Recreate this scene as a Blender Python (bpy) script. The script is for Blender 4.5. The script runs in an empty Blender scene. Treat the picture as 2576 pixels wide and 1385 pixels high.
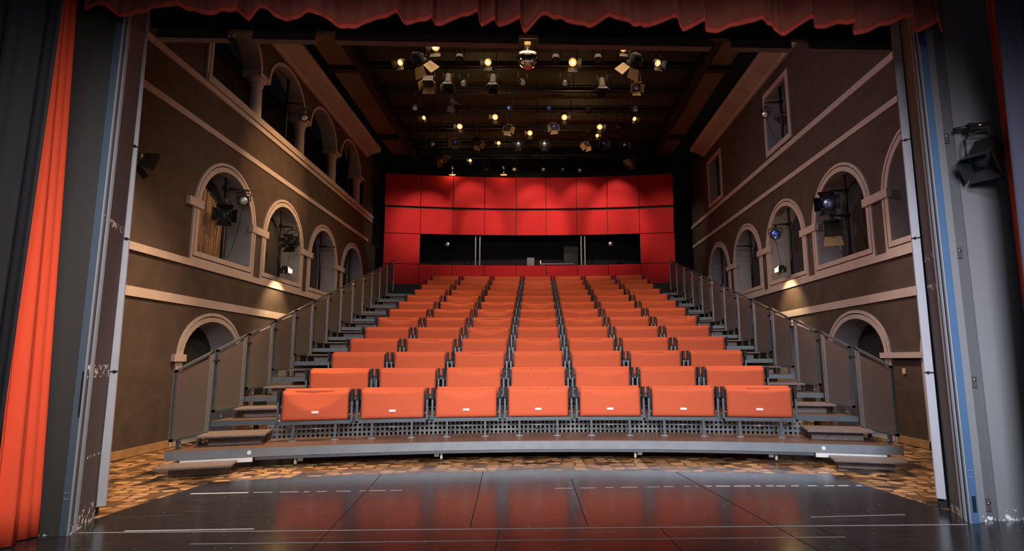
import bpy, bmesh, math, random
from math import sin, cos, pi, sqrt, radians, atan2, tan
from mathutils import Vector, Matrix
random.seed(7)
SC = bpy.context.scene
COL = SC.collection
# ------------------------------------------------------------------ camera, world, lights, exposure
W, H, F = 2576.0, 1385.0, 1440.0
PITCH, YAW, ROLL, CX = radians(8.39), radians(.72), radians(-.33), 1370.0
cam_d = bpy.data.cameras.new('camera')
cam = bpy.data.objects.new('camera', cam_d); COL.objects.link(cam)
cam_d.sensor_fit = 'HORIZONTAL'; cam_d.sensor_width = 36.0
cam_d.lens = 36.0 * F / W
cam_d.shift_x = -(CX - W / 2) / W
cam_d.clip_start = .05; cam_d.clip_end = 200
_f = Vector((sin(YAW) * cos(PITCH), cos(YAW) * cos(PITCH), sin(PITCH)))
_r = Vector((cos(YAW), -sin(YAW), 0)); _u = _r.cross(_f)
_R = _r * cos(ROLL) + _u * sin(ROLL); _U = _u * cos(ROLL) - _r * sin(ROLL)
_m = Matrix((_R, _U, -_f)).transposed().to_4x4(); _m.translation = Vector((0, 0, 1.5))
cam.matrix_world = _m
SC.camera = cam

world = bpy.data.worlds.new('dim_house'); SC.world = world
world.use_nodes = True
world.node_tree.nodes['Background'].inputs[0].default_value = (.55, .6, .75, 1)
world.node_tree.nodes['Background'].inputs[1].default_value = .045

SC.view_settings.view_transform = 'Standard'
SC.view_settings.look = 'None'
SC.view_settings.exposure = 0.0
SC.view_settings.gamma = 1.0
SC.view_settings.use_curve_mapping = False
SC.cycles.use_denoising = True
SC.cycles.max_bounces = 8
SC.cycles.sample_clamp_indirect = 4.0

def light(kind, name, loc, target, energy, color=(1, 1, 1), size=.1, size_y=None, spot=None, blend=.3, parent=None):
    d = bpy.data.lights.new(name, kind)
    d.energy = energy; d.color = color
    if kind == 'AREA':
        d.size = size
        if size_y: d.shape = 'RECTANGLE'; d.size_y = size_y
    else:
        d.shadow_soft_size = size
    if kind == 'SPOT':
        d.spot_size = radians(spot or 45); d.spot_blend = blend
    o = bpy.data.objects.new(name, d); COL.objects.link(o)
    o.location = loc
    if target is not None:
        v = Vector(target) - Vector(loc)
        o.rotation_euler = v.to_track_quat('-Z', 'Y').to_euler()
    return o

WARM = (1.0, .58, .25); COOL = (.8, .87, 1.0)
# stage work and side lights, an added fill, the house lighting grid over the seats
def area(*a, spread=180, **k):
    o = light('AREA', *a, **k); o.data.spread = radians(spread); return o
area('stage_work_light', (0, -3.2, 4.0), (0, 10.2, .75), 31, (1, .92, .88), 4.6, .5, spread=24)
area('stage_fill_light', (0, 2.2, 4.25), (0, 10.5, .6), 125, (.96, .9, 1), 6.5, .5, spread=76)
area('stage_side_light', (1.9, .5, 3.2), (4.25, 5.5, .9), 58, COOL, 1.0, 1.0, spread=62)
area('stage_side_light', (-1.8, 2.4, 3.6), (-4.5, 5.2, .7), 78, (1, .93, .88), 1.2, 1.2, spread=110)
area('house_grid_light', (0, 12.5, 9.0), (0, 14.5, 0), 300, (1, .68, .4), 7.5, 8.0, spread=120)
light('POINT', 'lens_glint_fill', (-.7, -.5, 1.75), None, 24, (.85, .92, 1), .12)  # added beside the camera only to raise glints on the lenses

# ------------------------------------------------------------------ helpers
def tag(o, label=None, cat=None, group=None, kind=None):
    if label: o['label'] = label
    if cat: o['category'] = cat
    if group: o['group'] = group
    if kind: o['kind'] = kind
    return o

def empty(name, loc=(0, 0, 0), rz=0.0, label=None, cat=None, group=None):
    o = bpy.data.objects.new(name, None); COL.objects.link(o)
    o.location = loc; o.rotation_euler = (0, 0, rz); o.empty_display_size = .1
    return tag(o, label, cat, group)

class MB:
    def __init__(s): s.b = bmesh.new(); s.smooth = []
    def face(s, pts, smooth=False, mi=0):
        vs = [s.b.verts.new(p) for p in pts]
        try:
            f = s.b.faces.new(vs); f.smooth = smooth; f.material_index = mi
            return f
        except ValueError: return None
    def box(s, c, d, M=None, mi=0):
        x, y, z = d[0] / 2, d[1] / 2, d[2] / 2
        vs = []
        for k in range(8):
            p = Vector((x if k & 1 else -x, y if k & 2 else -y, z if k & 4 else -z))
            if M is not None: p = M @ p
            vs.append(s.b.verts.new(p + Vector(c)))
        for q in ((0, 2, 3, 1), (4, 5, 7, 6), (0, 1, 5, 4), (2, 6, 7, 3), (0, 4, 6, 2), (1, 3, 7, 5)):
            f = s.b.faces.new([vs[i] for i in q]); f.material_index = mi
        return s
    def span(s, a, b, mi=0):
        return s.box([(a[i] + b[i]) / 2 for i in range(3)], [abs(b[i] - a[i]) for i in range(3)], None, mi)
    def tube(s, p0, p1, r, n=10, r1=None, cap=True, mi=0):
        p0 = Vector(p0); p1 = Vector(p1); r1 = r if r1 is None else r1
        d = (p1 - p0).normalized()
        a = d.orthogonal().normalized(); b = d.cross(a)
        A = [s.b.verts.new(p0 + (a * cos(2 * pi * k / n) + b * sin(2 * pi * k / n)) * r) for k in range(n)]
        B = [s.b.verts.new(p1 + (a * cos(2 * pi * k / n) + b * sin(2 * pi * k / n)) * r1) for k in range(n)]
        for k in range(n):
            f = s.b.faces.new([A[k], A[(k + 1) % n], B[(k + 1) % n], B[k]]); f.smooth = True; f.material_index = mi
        if cap:
            f = s.b.faces.new(A[::-1]); f.material_index = mi
            f = s.b.faces.new(B); f.material_index = mi
        return s
    def path(s, pts, r, n=8):
        for a, b in zip(pts[:-1], pts[1:]): s.tube(a, b, r, n)
        return s
    def lathe(s, prof, M=None, n=20, mi=0, smooth=True):
        # prof: list of (radius, h) ; axis is local -Y
        rings = []
        for r, h in prof:
            ring = []
            for k in range(n):
                p = Vector((r * cos(2 * pi * k / n), h, r * sin(2 * pi * k / n)))
                if M is not None: p = M @ p
                ring.append(s.b.verts.new(p))
            rings.append(ring)
        for A, B in zip(rings[:-1], rings[1:]):
            for k in range(n):
                f = s.b.faces.new([A[k], A[(k + 1) % n], B[(k + 1) % n], B[k]]); f.smooth = smooth; f.material_index = mi
        f = s.b.faces.new(rings[0]); f.material_index = mi
        f = s.b.faces.new(rings[-1][::-1]); f.material_index = mi
        return s
    def prism(s, poly, z0, z1, mi=0):
        # poly: plan (x, y) points
        A = [s.b.verts.new((x, y, z0)) for x, y in poly]; B = [s.b.verts.new((x, y, z1)) for x, y in poly]
        n = len(poly)
        for k in range(n):
            f = s.b.faces.new([A[k], A[(k + 1) % n], B[(k + 1) % n], B[k]]); f.material_index = mi
        s.b.faces.new(A[::-1]).material_index = mi; s.b.faces.new(B).material_index = mi
        return s
    def build(s, name, mat, parent=None, label=None, cat=None, group=None, kind=None, bevel=0, recalc=True):
        if recalc: bmesh.ops.recalc_face_normals(s.b, faces=s.b.faces[:])
        me = bpy.data.meshes.new(name); s.b.to_mesh(me); s.b.free()
        for m in (mat if isinstance(mat, (list, tuple)) else [mat]): me.materials.append(m)
        o = bpy.data.objects.new(name, me); COL.objects.link(o)
        if parent is not None: o.parent = parent
        if bevel:
            md = o.modifiers.new('edge', 'BEVEL'); md.width = bevel; md.segments = 2; md.limit_method = 'ANGLE'; md.angle_limit = radians(40)
        return tag(o, label, cat, group, kind)

def kids(o): return [c for c in bpy.data.objects if c.parent == o]
def copy_tree(o, parent=None, tree=None):
    tree = tree if tree is not None else tree_of(o)
    c = o.copy(); COL.objects.link(c)
    if parent is not None: c.parent = parent
    for ch, sub in tree: copy_tree(ch, c, sub)
    return c
def tree_of(o): return [(c, tree_of(c)) for c in kids(o)]

# ------------------------------------------------------------------ materials
def mat(name, col, rough=.6, metal=0.0, spec=.5, noise=None, bump=0.0, emit=None, strength=0.0, nscale=8.0):
    m = bpy.data.materials.new(name); m.use_nodes = True
    nt = m.node_tree; b = nt.nodes['Principled BSDF']
    b.inputs['Base Color'].default_value = (*col, 1)
    b.inputs['Roughness'].default_value = rough
    b.inputs['Metallic'].default_value = metal
    b.inputs['Specular IOR Level'].default_value = spec
    if noise or bump:
        tc = nt.nodes.new('ShaderNodeTexCoord'); nz = nt.nodes.new('ShaderNodeTexNoise')
        nz.inputs['Scale'].default_value = nscale; nz.inputs['Detail'].default_value = 6
        nt.links.new(tc.outputs['Object'], nz.inputs['Vector'])
        if noise:
            r = nt.nodes.new('ShaderNodeValToRGB')
            r.color_ramp.elements[0].color = (*col, 1); r.color_ramp.elements[1].color = (*noise, 1)
            r.color_ramp.elements[0].position = .35; r.color_ramp.elements[1].position = .7
            nt.links.new(nz.outputs['Fac'], r.inputs['Fac']); nt.links.new(r.outputs['Color'], b.inputs['Base Color'])
        if bump:
            bp = nt.nodes.new('ShaderNodeBump'); bp.inputs['Strength'].default_value = bump; bp.inputs['Distance'].default_value = .02
            nt.links.new(nz.outputs['Fac'], bp.inputs['Height']); nt.links.new(bp.outputs['Normal'], b.inputs['Normal'])
    if emit:
        b.inputs['Emission Color'].default_value = (*emit, 1); b.inputs['Emission Strength'].default_value = strength
    return m

M_wall = mat('plaster_brown', (.058, .038, .032), .85, noise=(.080, .054, .046), bump=.15, nscale=3)
M_trim = mat('plaster_pink', (.46, .375, .36), .8, noise=(.52, .43, .41), nscale=5)
M_niche = mat('plaster_grey', (.36, .35, .375), .85, noise=(.31, .30, .325), nscale=4)
M_dark = mat('soot_black', (.012, .012, .013), .7)
M_blackwall = mat('black_wall', (.018, .021, .022), .75, noise=(.026, .03, .031))
M_base = mat('wood_baseboard', (.34, .2, .09), .5, noise=(.42, .26, .13))
M_orange = mat('orange_fabric', (.56, .112, .05), .85, spec=.15, noise=(.535, .105, .046), bump=.03, nscale=40)
M_black = mat('black_plastic', (.014, .016, .019), .6, spec=.25)
M_steel = mat('grey_painted_steel', (.088, .112, .13), .4, .25, noise=(.075, .095, .112), nscale=6)
M_steel_l = mat('pale_steel', (.3, .34, .38), .35, .6, noise=(.25, .29, .33), nscale=5)
M_chrome = mat('bright_metal', (.75, .76, .78), .25, 1.0)
M_alu = mat('brushed_aluminium', (.42, .45, .47), .32, .7)
M_edge = mat('pale_worn_edge', (.30, .31, .33), .5)
M_white = mat('white_plate', (.85, .85, .83), .4)
M_cream = mat('cream_rubber', (.68, .72, .5), .4)
M_wood = mat('dark_wood_board', (.11, .062, .045), .38, noise=(.16, .09, .062), nscale=14)
M_stepwood = mat('grey_brown_wood', (.14, .105, .095), .45, noise=(.2, .155, .14), nscale=18)
M_grey = mat('grey_paint', (.38, .37, .4), .5, noise=(.42, .41, .44), nscale=4)
M_red = mat('red_fabric_panel', (.50, .017, .023), .75, spec=.2, noise=(.44, .014, .019), nscale=1.2)
M_curtain_o = mat('orange_red_velvet', (.78, .085, .035), .85, spec=.2)
M_curtain_k = mat('black_velvet', (.016, .016, .019), .9, spec=.2)
M_val = mat('red_valance_cloth', (.24, .062, .04), .85, spec=.2, noise=(.19, .045, .03), nscale=3)
M_hem = mat('red_hem_band', (.40, .05, .03), .85, spec=.2)
M_bamboo = mat('bamboo', (.62, .38, .18), .6, noise=(.36, .2, .085), nscale=30)
M_bar = mat('dark_blue_grey_bar', (.022, .024, .028), .5)
M_lampbody = mat('lamp_black', (.014, .014, .016), .45)
M_door_tan = mat('tan_lit_flap', (.42, .3, .17), .4, .3)  # golden lamplight on the flaps put into a tan base colour
M_lens_w = mat('pale_lens', (.85, .93, .93), .38, .9)
M_lens_b = mat('blue_lens', (.12, .25, .95), .3, .9)
M_lens_l = mat('lavender_lens', (.5, .55, .95), .34, .9)
M_lens_k = mat('dark_lens', (.03, .035, .045), .05)
M_glow = mat('lit_lamp', (1, .7, .35), .4, emit=(1, .42, .09), strength=1.5)
M_glowcore = mat('lit_filament', (1, .8, .5), .4, emit=(1, .66, .28), strength=5)
M_mirror = mat('mirror_facets', (.8, .8, .82), .03, 1.0)
M_ceil = mat('ceiling_board', (.022, .030, .019), .7, noise=(.03, .04, .025), nscale=6)
M_ceil_side = mat('ceiling_side_board', (.17, .115, .075), .6, noise=(.2, .14, .09), nscale=2)
M_tape = mat('white_tape', (.5, .5, .52), .5)
M_blue = mat('blue_steel_channel', (.10, .19, .34), .35, .3)
M_purple = mat('purple_grey_paint', (.075, .062, .072), .5, noise=(.09, .075, .085), nscale=3)
M_screen = mat('dark_screen', (.03, .035, .05), .15)

def pane_material():
    m = bpy.data.materials.new('smoked_pane'); m.use_nodes = True
    nt = m.node_tree; nt.nodes.clear()
    out = nt.nodes.new('ShaderNodeOutputMaterial')
    tr = nt.nodes.new('ShaderNodeBsdfTransparent'); tr.inputs[0].default_value = (.32, .28, .26, 1)
    pr = nt.nodes.new('ShaderNodeBsdfPrincipled'); pr.inputs['Base Color'].default_value = (.19, .165, .16, 1); pr.inputs['Roughness'].default_value = .22
    mx = nt.nodes.new('ShaderNodeMixShader'); mx.inputs[0].default_value = .55
    nt.links.new(tr.outputs[0], mx.inputs[1]); nt.links.new(pr.outputs[0], mx.inputs[2]); nt.links.new(mx.outputs[0], out.inputs[0])
    return m
M_pane = pane_material()

def ribbed_material():
    m = mat('ribbed_dark_blind', (.035, .033, .036), .8)
    nt = m.node_tree; b = nt.nodes['Principled BSDF']
    tc = nt.nodes.new('ShaderNodeTexCoord'); wv = nt.nodes.new('ShaderNodeTexWave')
    wv.bands_direction = 'Y'; wv.inputs['Scale'].default_value = 7; wv.inputs['Distortion'].default_value = .5
    bp = nt.nodes.new('ShaderNodeBump'); bp.inputs['Strength'].default_value = .5
    nt.links.new(tc.outputs['Object'], wv.inputs['Vector']); nt.links.new(wv.outputs['Fac'], bp.inputs['Height']); nt.links.new(bp.outputs['Normal'], b.inputs['Normal'])
    return m
M_rib = ribbed_material()

def perforated_material():
    # punched steel sheet: two rows of round holes every 7.2 cm (uv in metres), rivets between
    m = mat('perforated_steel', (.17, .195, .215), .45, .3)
    nt = m.node_tree; b = nt.nodes['Principled BSDF']; L = nt.links
    out = [n for n in nt.nodes if n.type == 'OUTPUT_MATERIAL'][0]
    uv = nt.nodes.new('ShaderNodeUVMap'); sp = nt.nodes.new('ShaderNodeSeparateXYZ'); L.new(uv.outputs[0], sp.inputs[0])
    def mth(op, a, bb=None):
        n = nt.nodes.new('ShaderNodeMath'); n.operation = op
        for i, v in enumerate((a, bb)):
            if v is None: continue
            if isinstance(v, (int, float)): n.inputs[i].default_value = v
            else: L.new(v, n.inputs[i])
        return n.outputs[0]
    def holes(pu, pv, ou, ov, r):
        u = mth('SUBTRACT', mth('MODULO', mth('ADD', sp.outputs[0], 100 * pu + ou), pu), pu / 2)
        v = mth('SUBTRACT', mth('MODULO', mth('ADD', sp.outputs[1], 100 * pv + ov), pv), pv / 2)
        d = mth('SQRT', mth('ADD', mth('MULTIPLY', u, u), mth('MULTIPLY', v, v)))
        return mth('LESS_THAN', d, r)
    h = holes(.0725, .076, 0, .020, .0225)
    tr = nt.nodes.new('ShaderNodeBsdfTransparent'); mx = nt.nodes.new('ShaderNodeMixShader')
    L.new(h, mx.inputs[0]); L.new(b.outputs[0], mx.inputs[1]); L.new(tr.outputs[0], mx.inputs[2]); L.new(mx.outputs[0], out.inputs[0])
    return m
M_perf = perforated_material()
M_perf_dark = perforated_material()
M_perf_dark.node_tree.nodes['Principled BSDF'].inputs['Base Color'].default_value = (.035, .04, .045, 1)  # dark copy for upper risers, shade of the row gaps put into colour

def block_floor_material():
    # end-grain wood blocks in tan, brown and black
    m = mat('wood_block_floor', (.3, .16, .07), .28)
    nt = m.node_tree; b = nt.nodes['Principled BSDF']; L = nt.links
    tc = nt.nodes.new('ShaderNodeTexCoord'); mp = nt.nodes.new('ShaderNodeMapping'); mp.inputs['Scale'].default_value = (5.6, 7.2, 1)
    v1 = nt.nodes.new('ShaderNodeTexVoronoi'); v1.voronoi_dimensions = '2D'; v1.inputs['Scale'].default_value = 1; v1.inputs['Randomness'].default_value = .6
    v2 = nt.nodes.new('ShaderNodeTexVoronoi'); v2.voronoi_dimensions = '2D'; v2.feature = 'DISTANCE_TO_EDGE'; v2.inputs['Scale'].default_value = 1; v2.inputs['Randomness'].default_value = .6
    L.new(tc.outputs['Object'], mp.inputs[0]); L.new(mp.outputs[0], v1.inputs['Vector']); L.new(mp.outputs[0], v2.inputs['Vector'])
    sp = nt.nodes.new('ShaderNodeSeparateColor'); L.new(v1.outputs['Color'], sp.inputs[0])
    r = nt.nodes.new('ShaderNodeValToRGB'); r.color_ramp.interpolation = 'CONSTANT'
    e = r.color_ramp.elements
    e[0].position = 0; e[0].color = (.03, .022, .016, 1)
    e[1].position = .14; e[1].color = (.16, .085, .04, 1)
    for p, c in ((.34, (.34, .18, .08, 1)), (.55, (.60, .35, .17, 1)), (.8, (.48, .26, .12, 1))):
        n = e.new(p); n.color = c
    L.new(sp.outputs[0], r.inputs[0])
    lt = nt.nodes.new('ShaderNodeMath'); lt.operation = 'GREATER_THAN'; lt.inputs[1].default_value = .10; L.new(v2.outputs['Distance'], lt.inputs[0])
    mx = nt.nodes.new('ShaderNodeMix'); mx.data_type = 'RGBA'; mx.inputs[6].default_value = (.15, .078, .035, 1)
    L.new(lt.outputs[0], mx.inputs[0]); L.new(r.outputs[0], mx.inputs[7]); L.new(mx.outputs[2], b.inputs['Base Color'])
    return m
M_blocks = block_floor_material()

def stage_material():
    m = mat('black_stage_boards', (.018, .016, .018), .27, spec=.6)
    nt = m.node_tree; b = nt.nodes['Principled BSDF']; L = nt.links
    tc = nt.nodes.new('ShaderNodeTexCoord'); mp = nt.nodes.new('ShaderNodeMapping'); mp.inputs['Scale'].default_value = (.9, 14, 1)
    nz = nt.nodes.new('ShaderNodeTexNoise'); nz.inputs['Scale'].default_value = 3; nz.inputs['Detail'].default_value = 5
    L.new(tc.outputs['Object'], mp.inputs[0]); L.new(mp.outputs[0], nz.inputs['Vector'])
    r = nt.nodes.new('ShaderNodeValToRGB'); r.color_ramp.elements[0].color = (.011, .010, .012, 1); r.color_ramp.elements[1].color = (.032, .028, .031, 1)
    r.color_ramp.elements[0].position = .3; r.color_ramp.elements[1].position = .75
    L.new(nz.outputs['Fac'], r.inputs[0])
    vo = nt.nodes.new('ShaderNodeTexVoronoi'); vo.voronoi_dimensions = '2D'; vo.inputs['Scale'].default_value = 2.3; L.new(tc.outputs['Object'], vo.inputs['Vector'])
    cmp_ = nt.nodes.new('ShaderNodeMath'); cmp_.operation = 'LESS_THAN'; cmp_.inputs[1].default_value = .014; L.new(vo.outputs['Distance'], cmp_.inputs[0])
    mps = nt.nodes.new('ShaderNodeMapping'); mps.inputs['Scale'].default_value = (.35, 9, 1); mps.inputs['Rotation'].default_value = (0, 0, .03); L.new(tc.outputs['Object'], mps.inputs[0])
    vs = nt.nodes.new('ShaderNodeTexNoise'); vs.inputs['Scale'].default_value = 2.2; vs.inputs['Detail'].default_value = 2; L.new(mps.outputs[0], vs.inputs['Vector'])
    sc_ = nt.nodes.new('ShaderNodeMath'); sc_.operation = 'GREATER_THAN'; sc_.inputs[1].default_value = .70; L.new(vs.outputs['Fac'], sc_.inputs[0])
    hf = nt.nodes.new('ShaderNodeMath'); hf.operation = 'MULTIPLY'; hf.inputs[1].default_value = .12; L.new(sc_.outputs[0], hf.inputs[0])
    mxd = nt.nodes.new('ShaderNodeMath'); mxd.operation = 'MAXIMUM'; L.new(cmp_.outputs[0], mxd.inputs[0]); L.new(hf.outputs[0], mxd.inputs[1])
    cm = nt.nodes.new('ShaderNodeMix'); cm.data_type = 'RGBA'; cm.inputs[7].default_value = (.4, .38, .39, 1); L.new(mxd.outputs[0], cm.inputs[0]); L.new(r.outputs[0], cm.inputs[6]); L.new(cm.outputs[2], b.inputs['Base Color'])
    r2 = nt.nodes.new('ShaderNodeMapRange'); r2.inputs[3].default_value = .15; r2.inputs[4].default_value = .24
    L.new(nz.outputs['Fac'], r2.inputs[0]); L.new(r2.outputs[0], b.inputs['Roughness'])
    bp = nt.nodes.new('ShaderNodeBump'); bp.inputs['Strength'].default_value = .015; bp.inputs['Distance'].default_value = .01
    L.new(nz.outputs['Fac'], bp.inputs['Height']); L.new(bp.outputs['Normal'], b.inputs['Normal'])
    return m
M_stage = stage_material()

def chipped_material(name, base, chip=(.75, .73, .74), zmax=.32, worn=()):
    # painted timber whose paint has flaked off to white near the foot
    m = mat(name, base, .62, spec=.25)
    nt = m.node_tree; b = nt.nodes['Principled BSDF']; L = nt.links
    tc = nt.nodes.new('ShaderNodeTexCoord'); sp = nt.nodes.new('ShaderNodeSeparateXYZ'); L.new(tc.outputs['Object'], sp.inputs[0])
    nz = nt.nodes.new('ShaderNodeTexNoise'); nz.inputs['Scale'].default_value = 16; nz.inputs['Detail'].default_value = 5; nz.inputs['Roughness'].default_value = .7
    L.new(tc.outputs['Object'], nz.inputs['Vector'])
    mr = nt.nodes.new('ShaderNodeMapRange'); mr.inputs[1].default_value = 0; mr.inputs[2].default_value = zmax; mr.inputs[3].default_value = .21; mr.inputs[4].default_value = -.05
    L.new(sp.outputs[2], mr.inputs[0])
    acc = mr.outputs[0]
    for zc_, wd_ in worn:
        sb = nt.nodes.new('ShaderNodeMath'); sb.operation = 'COMPARE'; sb.inputs[1].default_value = zc_; sb.inputs[2].default_value = wd_; L.new(sp.outputs[2], sb.inputs[0])
        ml = nt.nodes.new('ShaderNodeMath'); ml.operation = 'MULTIPLY_ADD'; ml.inputs[1].default_value = .21; L.new(sb.outputs[0], ml.inputs[0]); L.new(acc, ml.inputs[2]); acc = ml.outputs[0]
    ad = nt.nodes.new('ShaderNodeMath'); ad.operation = 'ADD'; L.new(nz.outputs['Fac'], ad.inputs[0]); L.new(acc, ad.inputs[1])
    gt = nt.nodes.new('ShaderNodeMath'); gt.operation = 'GREATER_THAN'; gt.inputs[1].default_value = .70; L.new(ad.outputs[0], gt.inputs[0])
    mx = nt.nodes.new('ShaderNodeMix'); mx.data_type = 'RGBA'; mx.inputs[6].default_value = (*base, 1); mx.inputs[7].default_value = (*chip, 1)
    L.new(gt.outputs[0], mx.inputs[0]); L.new(mx.outputs[2], b.inputs['Base Color'])
    return m
M_reveal = chipped_material('chipped_purple_grey', (.095, .08, .088), worn=((2.86, .035), (1.42, .06), (.62, .01)))
M_reveal_r = chipped_material('chipped_warm_grey', (.17, .155, .165), worn=((2.53, .035), (2.22, .03)))
M_pros_r = chipped_material('chipped_grey_board', (.205, .202, .208), zmax=.15)
M_pros_l = chipped_material('chipped_dark_board', (.042, .047, .046), zmax=.05)
M_pros_d = chipped_material('chipped_darker_board', (.115, .113, .118), zmax=.12)  # darker grey than the boards beside it

# ------------------------------------------------------------------ shared dimensions
CY0, R0, DR, Z0, DZ, NT = -6.97, 16.0, 1.03, .28, .305, 13       # fan of tiers round (0, CY0)
XL, XR = -6.58, 6.50                                              # side wall faces
def fan(r, x): return CY0 + sqrt(r * r - x * x)
def rail_x(side, k): return (-5.08 - .035 * k) if side < 0 else (5.05 + .006 * k)

# ------------------------------------------------------------------ floors, ceiling, back
b = MB()
b.face([(-9, 5.0, -.012), (9, 5.0, -.012), (9, 27, -.012), (-9, 27, -.012)])
b.build('floor', M_blocks, kind='structure')
b = MB()                                                          # black stage floor, its lip curving past the opening
front = [(-4.30, 6.02), (-4.22, 6.25), (-4.14, 7.5)]
edge = [(-4.14, 7.58), (-3.4, 7.79), (-2.4, 7.99), (-1.2, 8.14), (-.3, 8.175), (.6, 8.16), (1.6, 8.06), (2.6, 7.92), (3.82, 7.72)]
poly = [(-9, -4), (9, -4), (9, 5.62), (4.18, 5.62), (4.05, 5.98)] + edge[::-1] + [(-4.30, 5.95), (-4.30, 5.40), (-9, 5.40)]
b.prism(poly, -.05, 0)
b.build('floor_stage', M_stage, kind='structure')
b = MB(); b.span((-9, 5.6, 10.3), (9, 25.4, 10.5)); b.build('ceiling', M_ceil, kind='structure')
b = MB(); b.span((-9, 25.2, 0), (9, 25.4, 10.4)); b.build('wall_back', M_blackwall, kind='structure')
# side boarding of the ceiling, edge beams, cross bars
for i, (xa, xb) in enumerate(((-5.86, -5.06), (4.72, 5.5))):
    b = MB(); y = 6.6
    while y < 22.3:
        b.span((xa, y, 9.75), (xb, min(y + 1.0, 22.3), 9.79)); y += 1.012
    b.build('ceiling_side', M_ceil_side, kind='structure')
    b = MB()
    for yb in (9.9, 15.15, 20.2): b.span((xa - .05, yb, 9.62), (xb + .05, yb + .22, 9.78))
    b.build('trim_1' if i == 0 else 'trim_2', M_dark, kind='structure')
for i, x in enumerate((-4.98, 4.74)):
    b = MB()
    b.span((x - .09, 6.6, 9.6), (x + .09, 22.9, 9.66)); b.span((x - .03, 6.6, 9.66), (x + .03, 22.9, 9.95)); b.span((x - .09, 6.6, 9.9), (x + .09, 22.9, 9.96))
    b.build('trim_3' if i == 0 else 'trim_4', M_dark, kind='structure')
b = MB()
y = 6.8
while y < 25:
    b.span((-4.9, y, 10.12), (4.66, y + 1.4, 10.16)); y += 1.48
b.build('ceiling_center', M_ceil, kind='structure')

# ------------------------------------------------------------------ side walls with arched niches
def outline(yc, h, zb, zs, rise, off=0.0, n=18, sill=True):
    pts = [(yc - h - off, zb - (off if sill else 0))]
    if rise <= 0:
        pts += [(yc - h - off, zs + off), (yc + h + off, zs + off)]
    else:
        for k in range(n + 1):
            t = pi - pi * k / n
            pts.append((yc + (h + off) * cos(t), zs + (rise + off) * sin(t)))
    pts.append((yc + h + off, zb - (off if sill else 0)))
    return pts

def wall_band(b, X, y0, y1, z0, z1, ops):
    y = y0
    for o in sorted(ops):
        yc, h, zb, zs, rise = o
        b.face([(X, y, z0), (X, yc - h, z0), (X, yc - h, z1), (X, y, z1)])
        if zb > z0 + 1e-4: b.face([(X, yc - h, z0), (X, yc + h, z0), (X, yc + h, zb), (X, yc - h, zb)])
        top = outline(yc, h, zb, zs, rise)[1:-1]
        for p, q in zip(top[:-1], top[1:]):
            if abs(q[0] - p[0]) > 1e-6: b.face([(X, p[0], p[1]), (X, q[0], q[1]), (X, q[0], z1), (X, p[0], z1)])
        y = yc + h
    b.face([(X, y, z0), (X, y1, z0), (X, y1, z1), (X, y, z1)])

def niche(sx, X, o, depth, mats, name):
    b = MB(); pts = outline(*o)
    n = len(pts)
    for k in range(n):
        p, q = pts[k], pts[(k + 1) % n]
        b.face([(X, p[0], p[1]), (X, q[0], q[1]), (X + sx * depth, q[0], q[1]), (X + sx * depth, p[0], p[1])], smooth=False)
    b.face([(X + sx * depth, p[0], p[1]) for p in pts], mi=1)
    return b.build(name, mats, kind='structure')

def strip(b, sx, X, o, a0, a1, out, sill=True):
    A = outline(*o, off=a0, sill=sill); B = outline(*o, off=a1, sill=sill)
    x = X - sx * out
    n = len(A); rng = range(n) if sill else range(n - 1)
    for k in rng:
        j = (k + 1) % n
        b.face([(x, *A[k]), (x, *A[j]), (x, *B[j]), (x, *B[k])])
        b.face([(X, *B[k]), (X, *B[j]), (x, *B[j]), (x, *B[k])])
        b.face([(X, *A[k]), (X, *A[j]), (x, *A[j]), (x, *A[k])])

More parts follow.
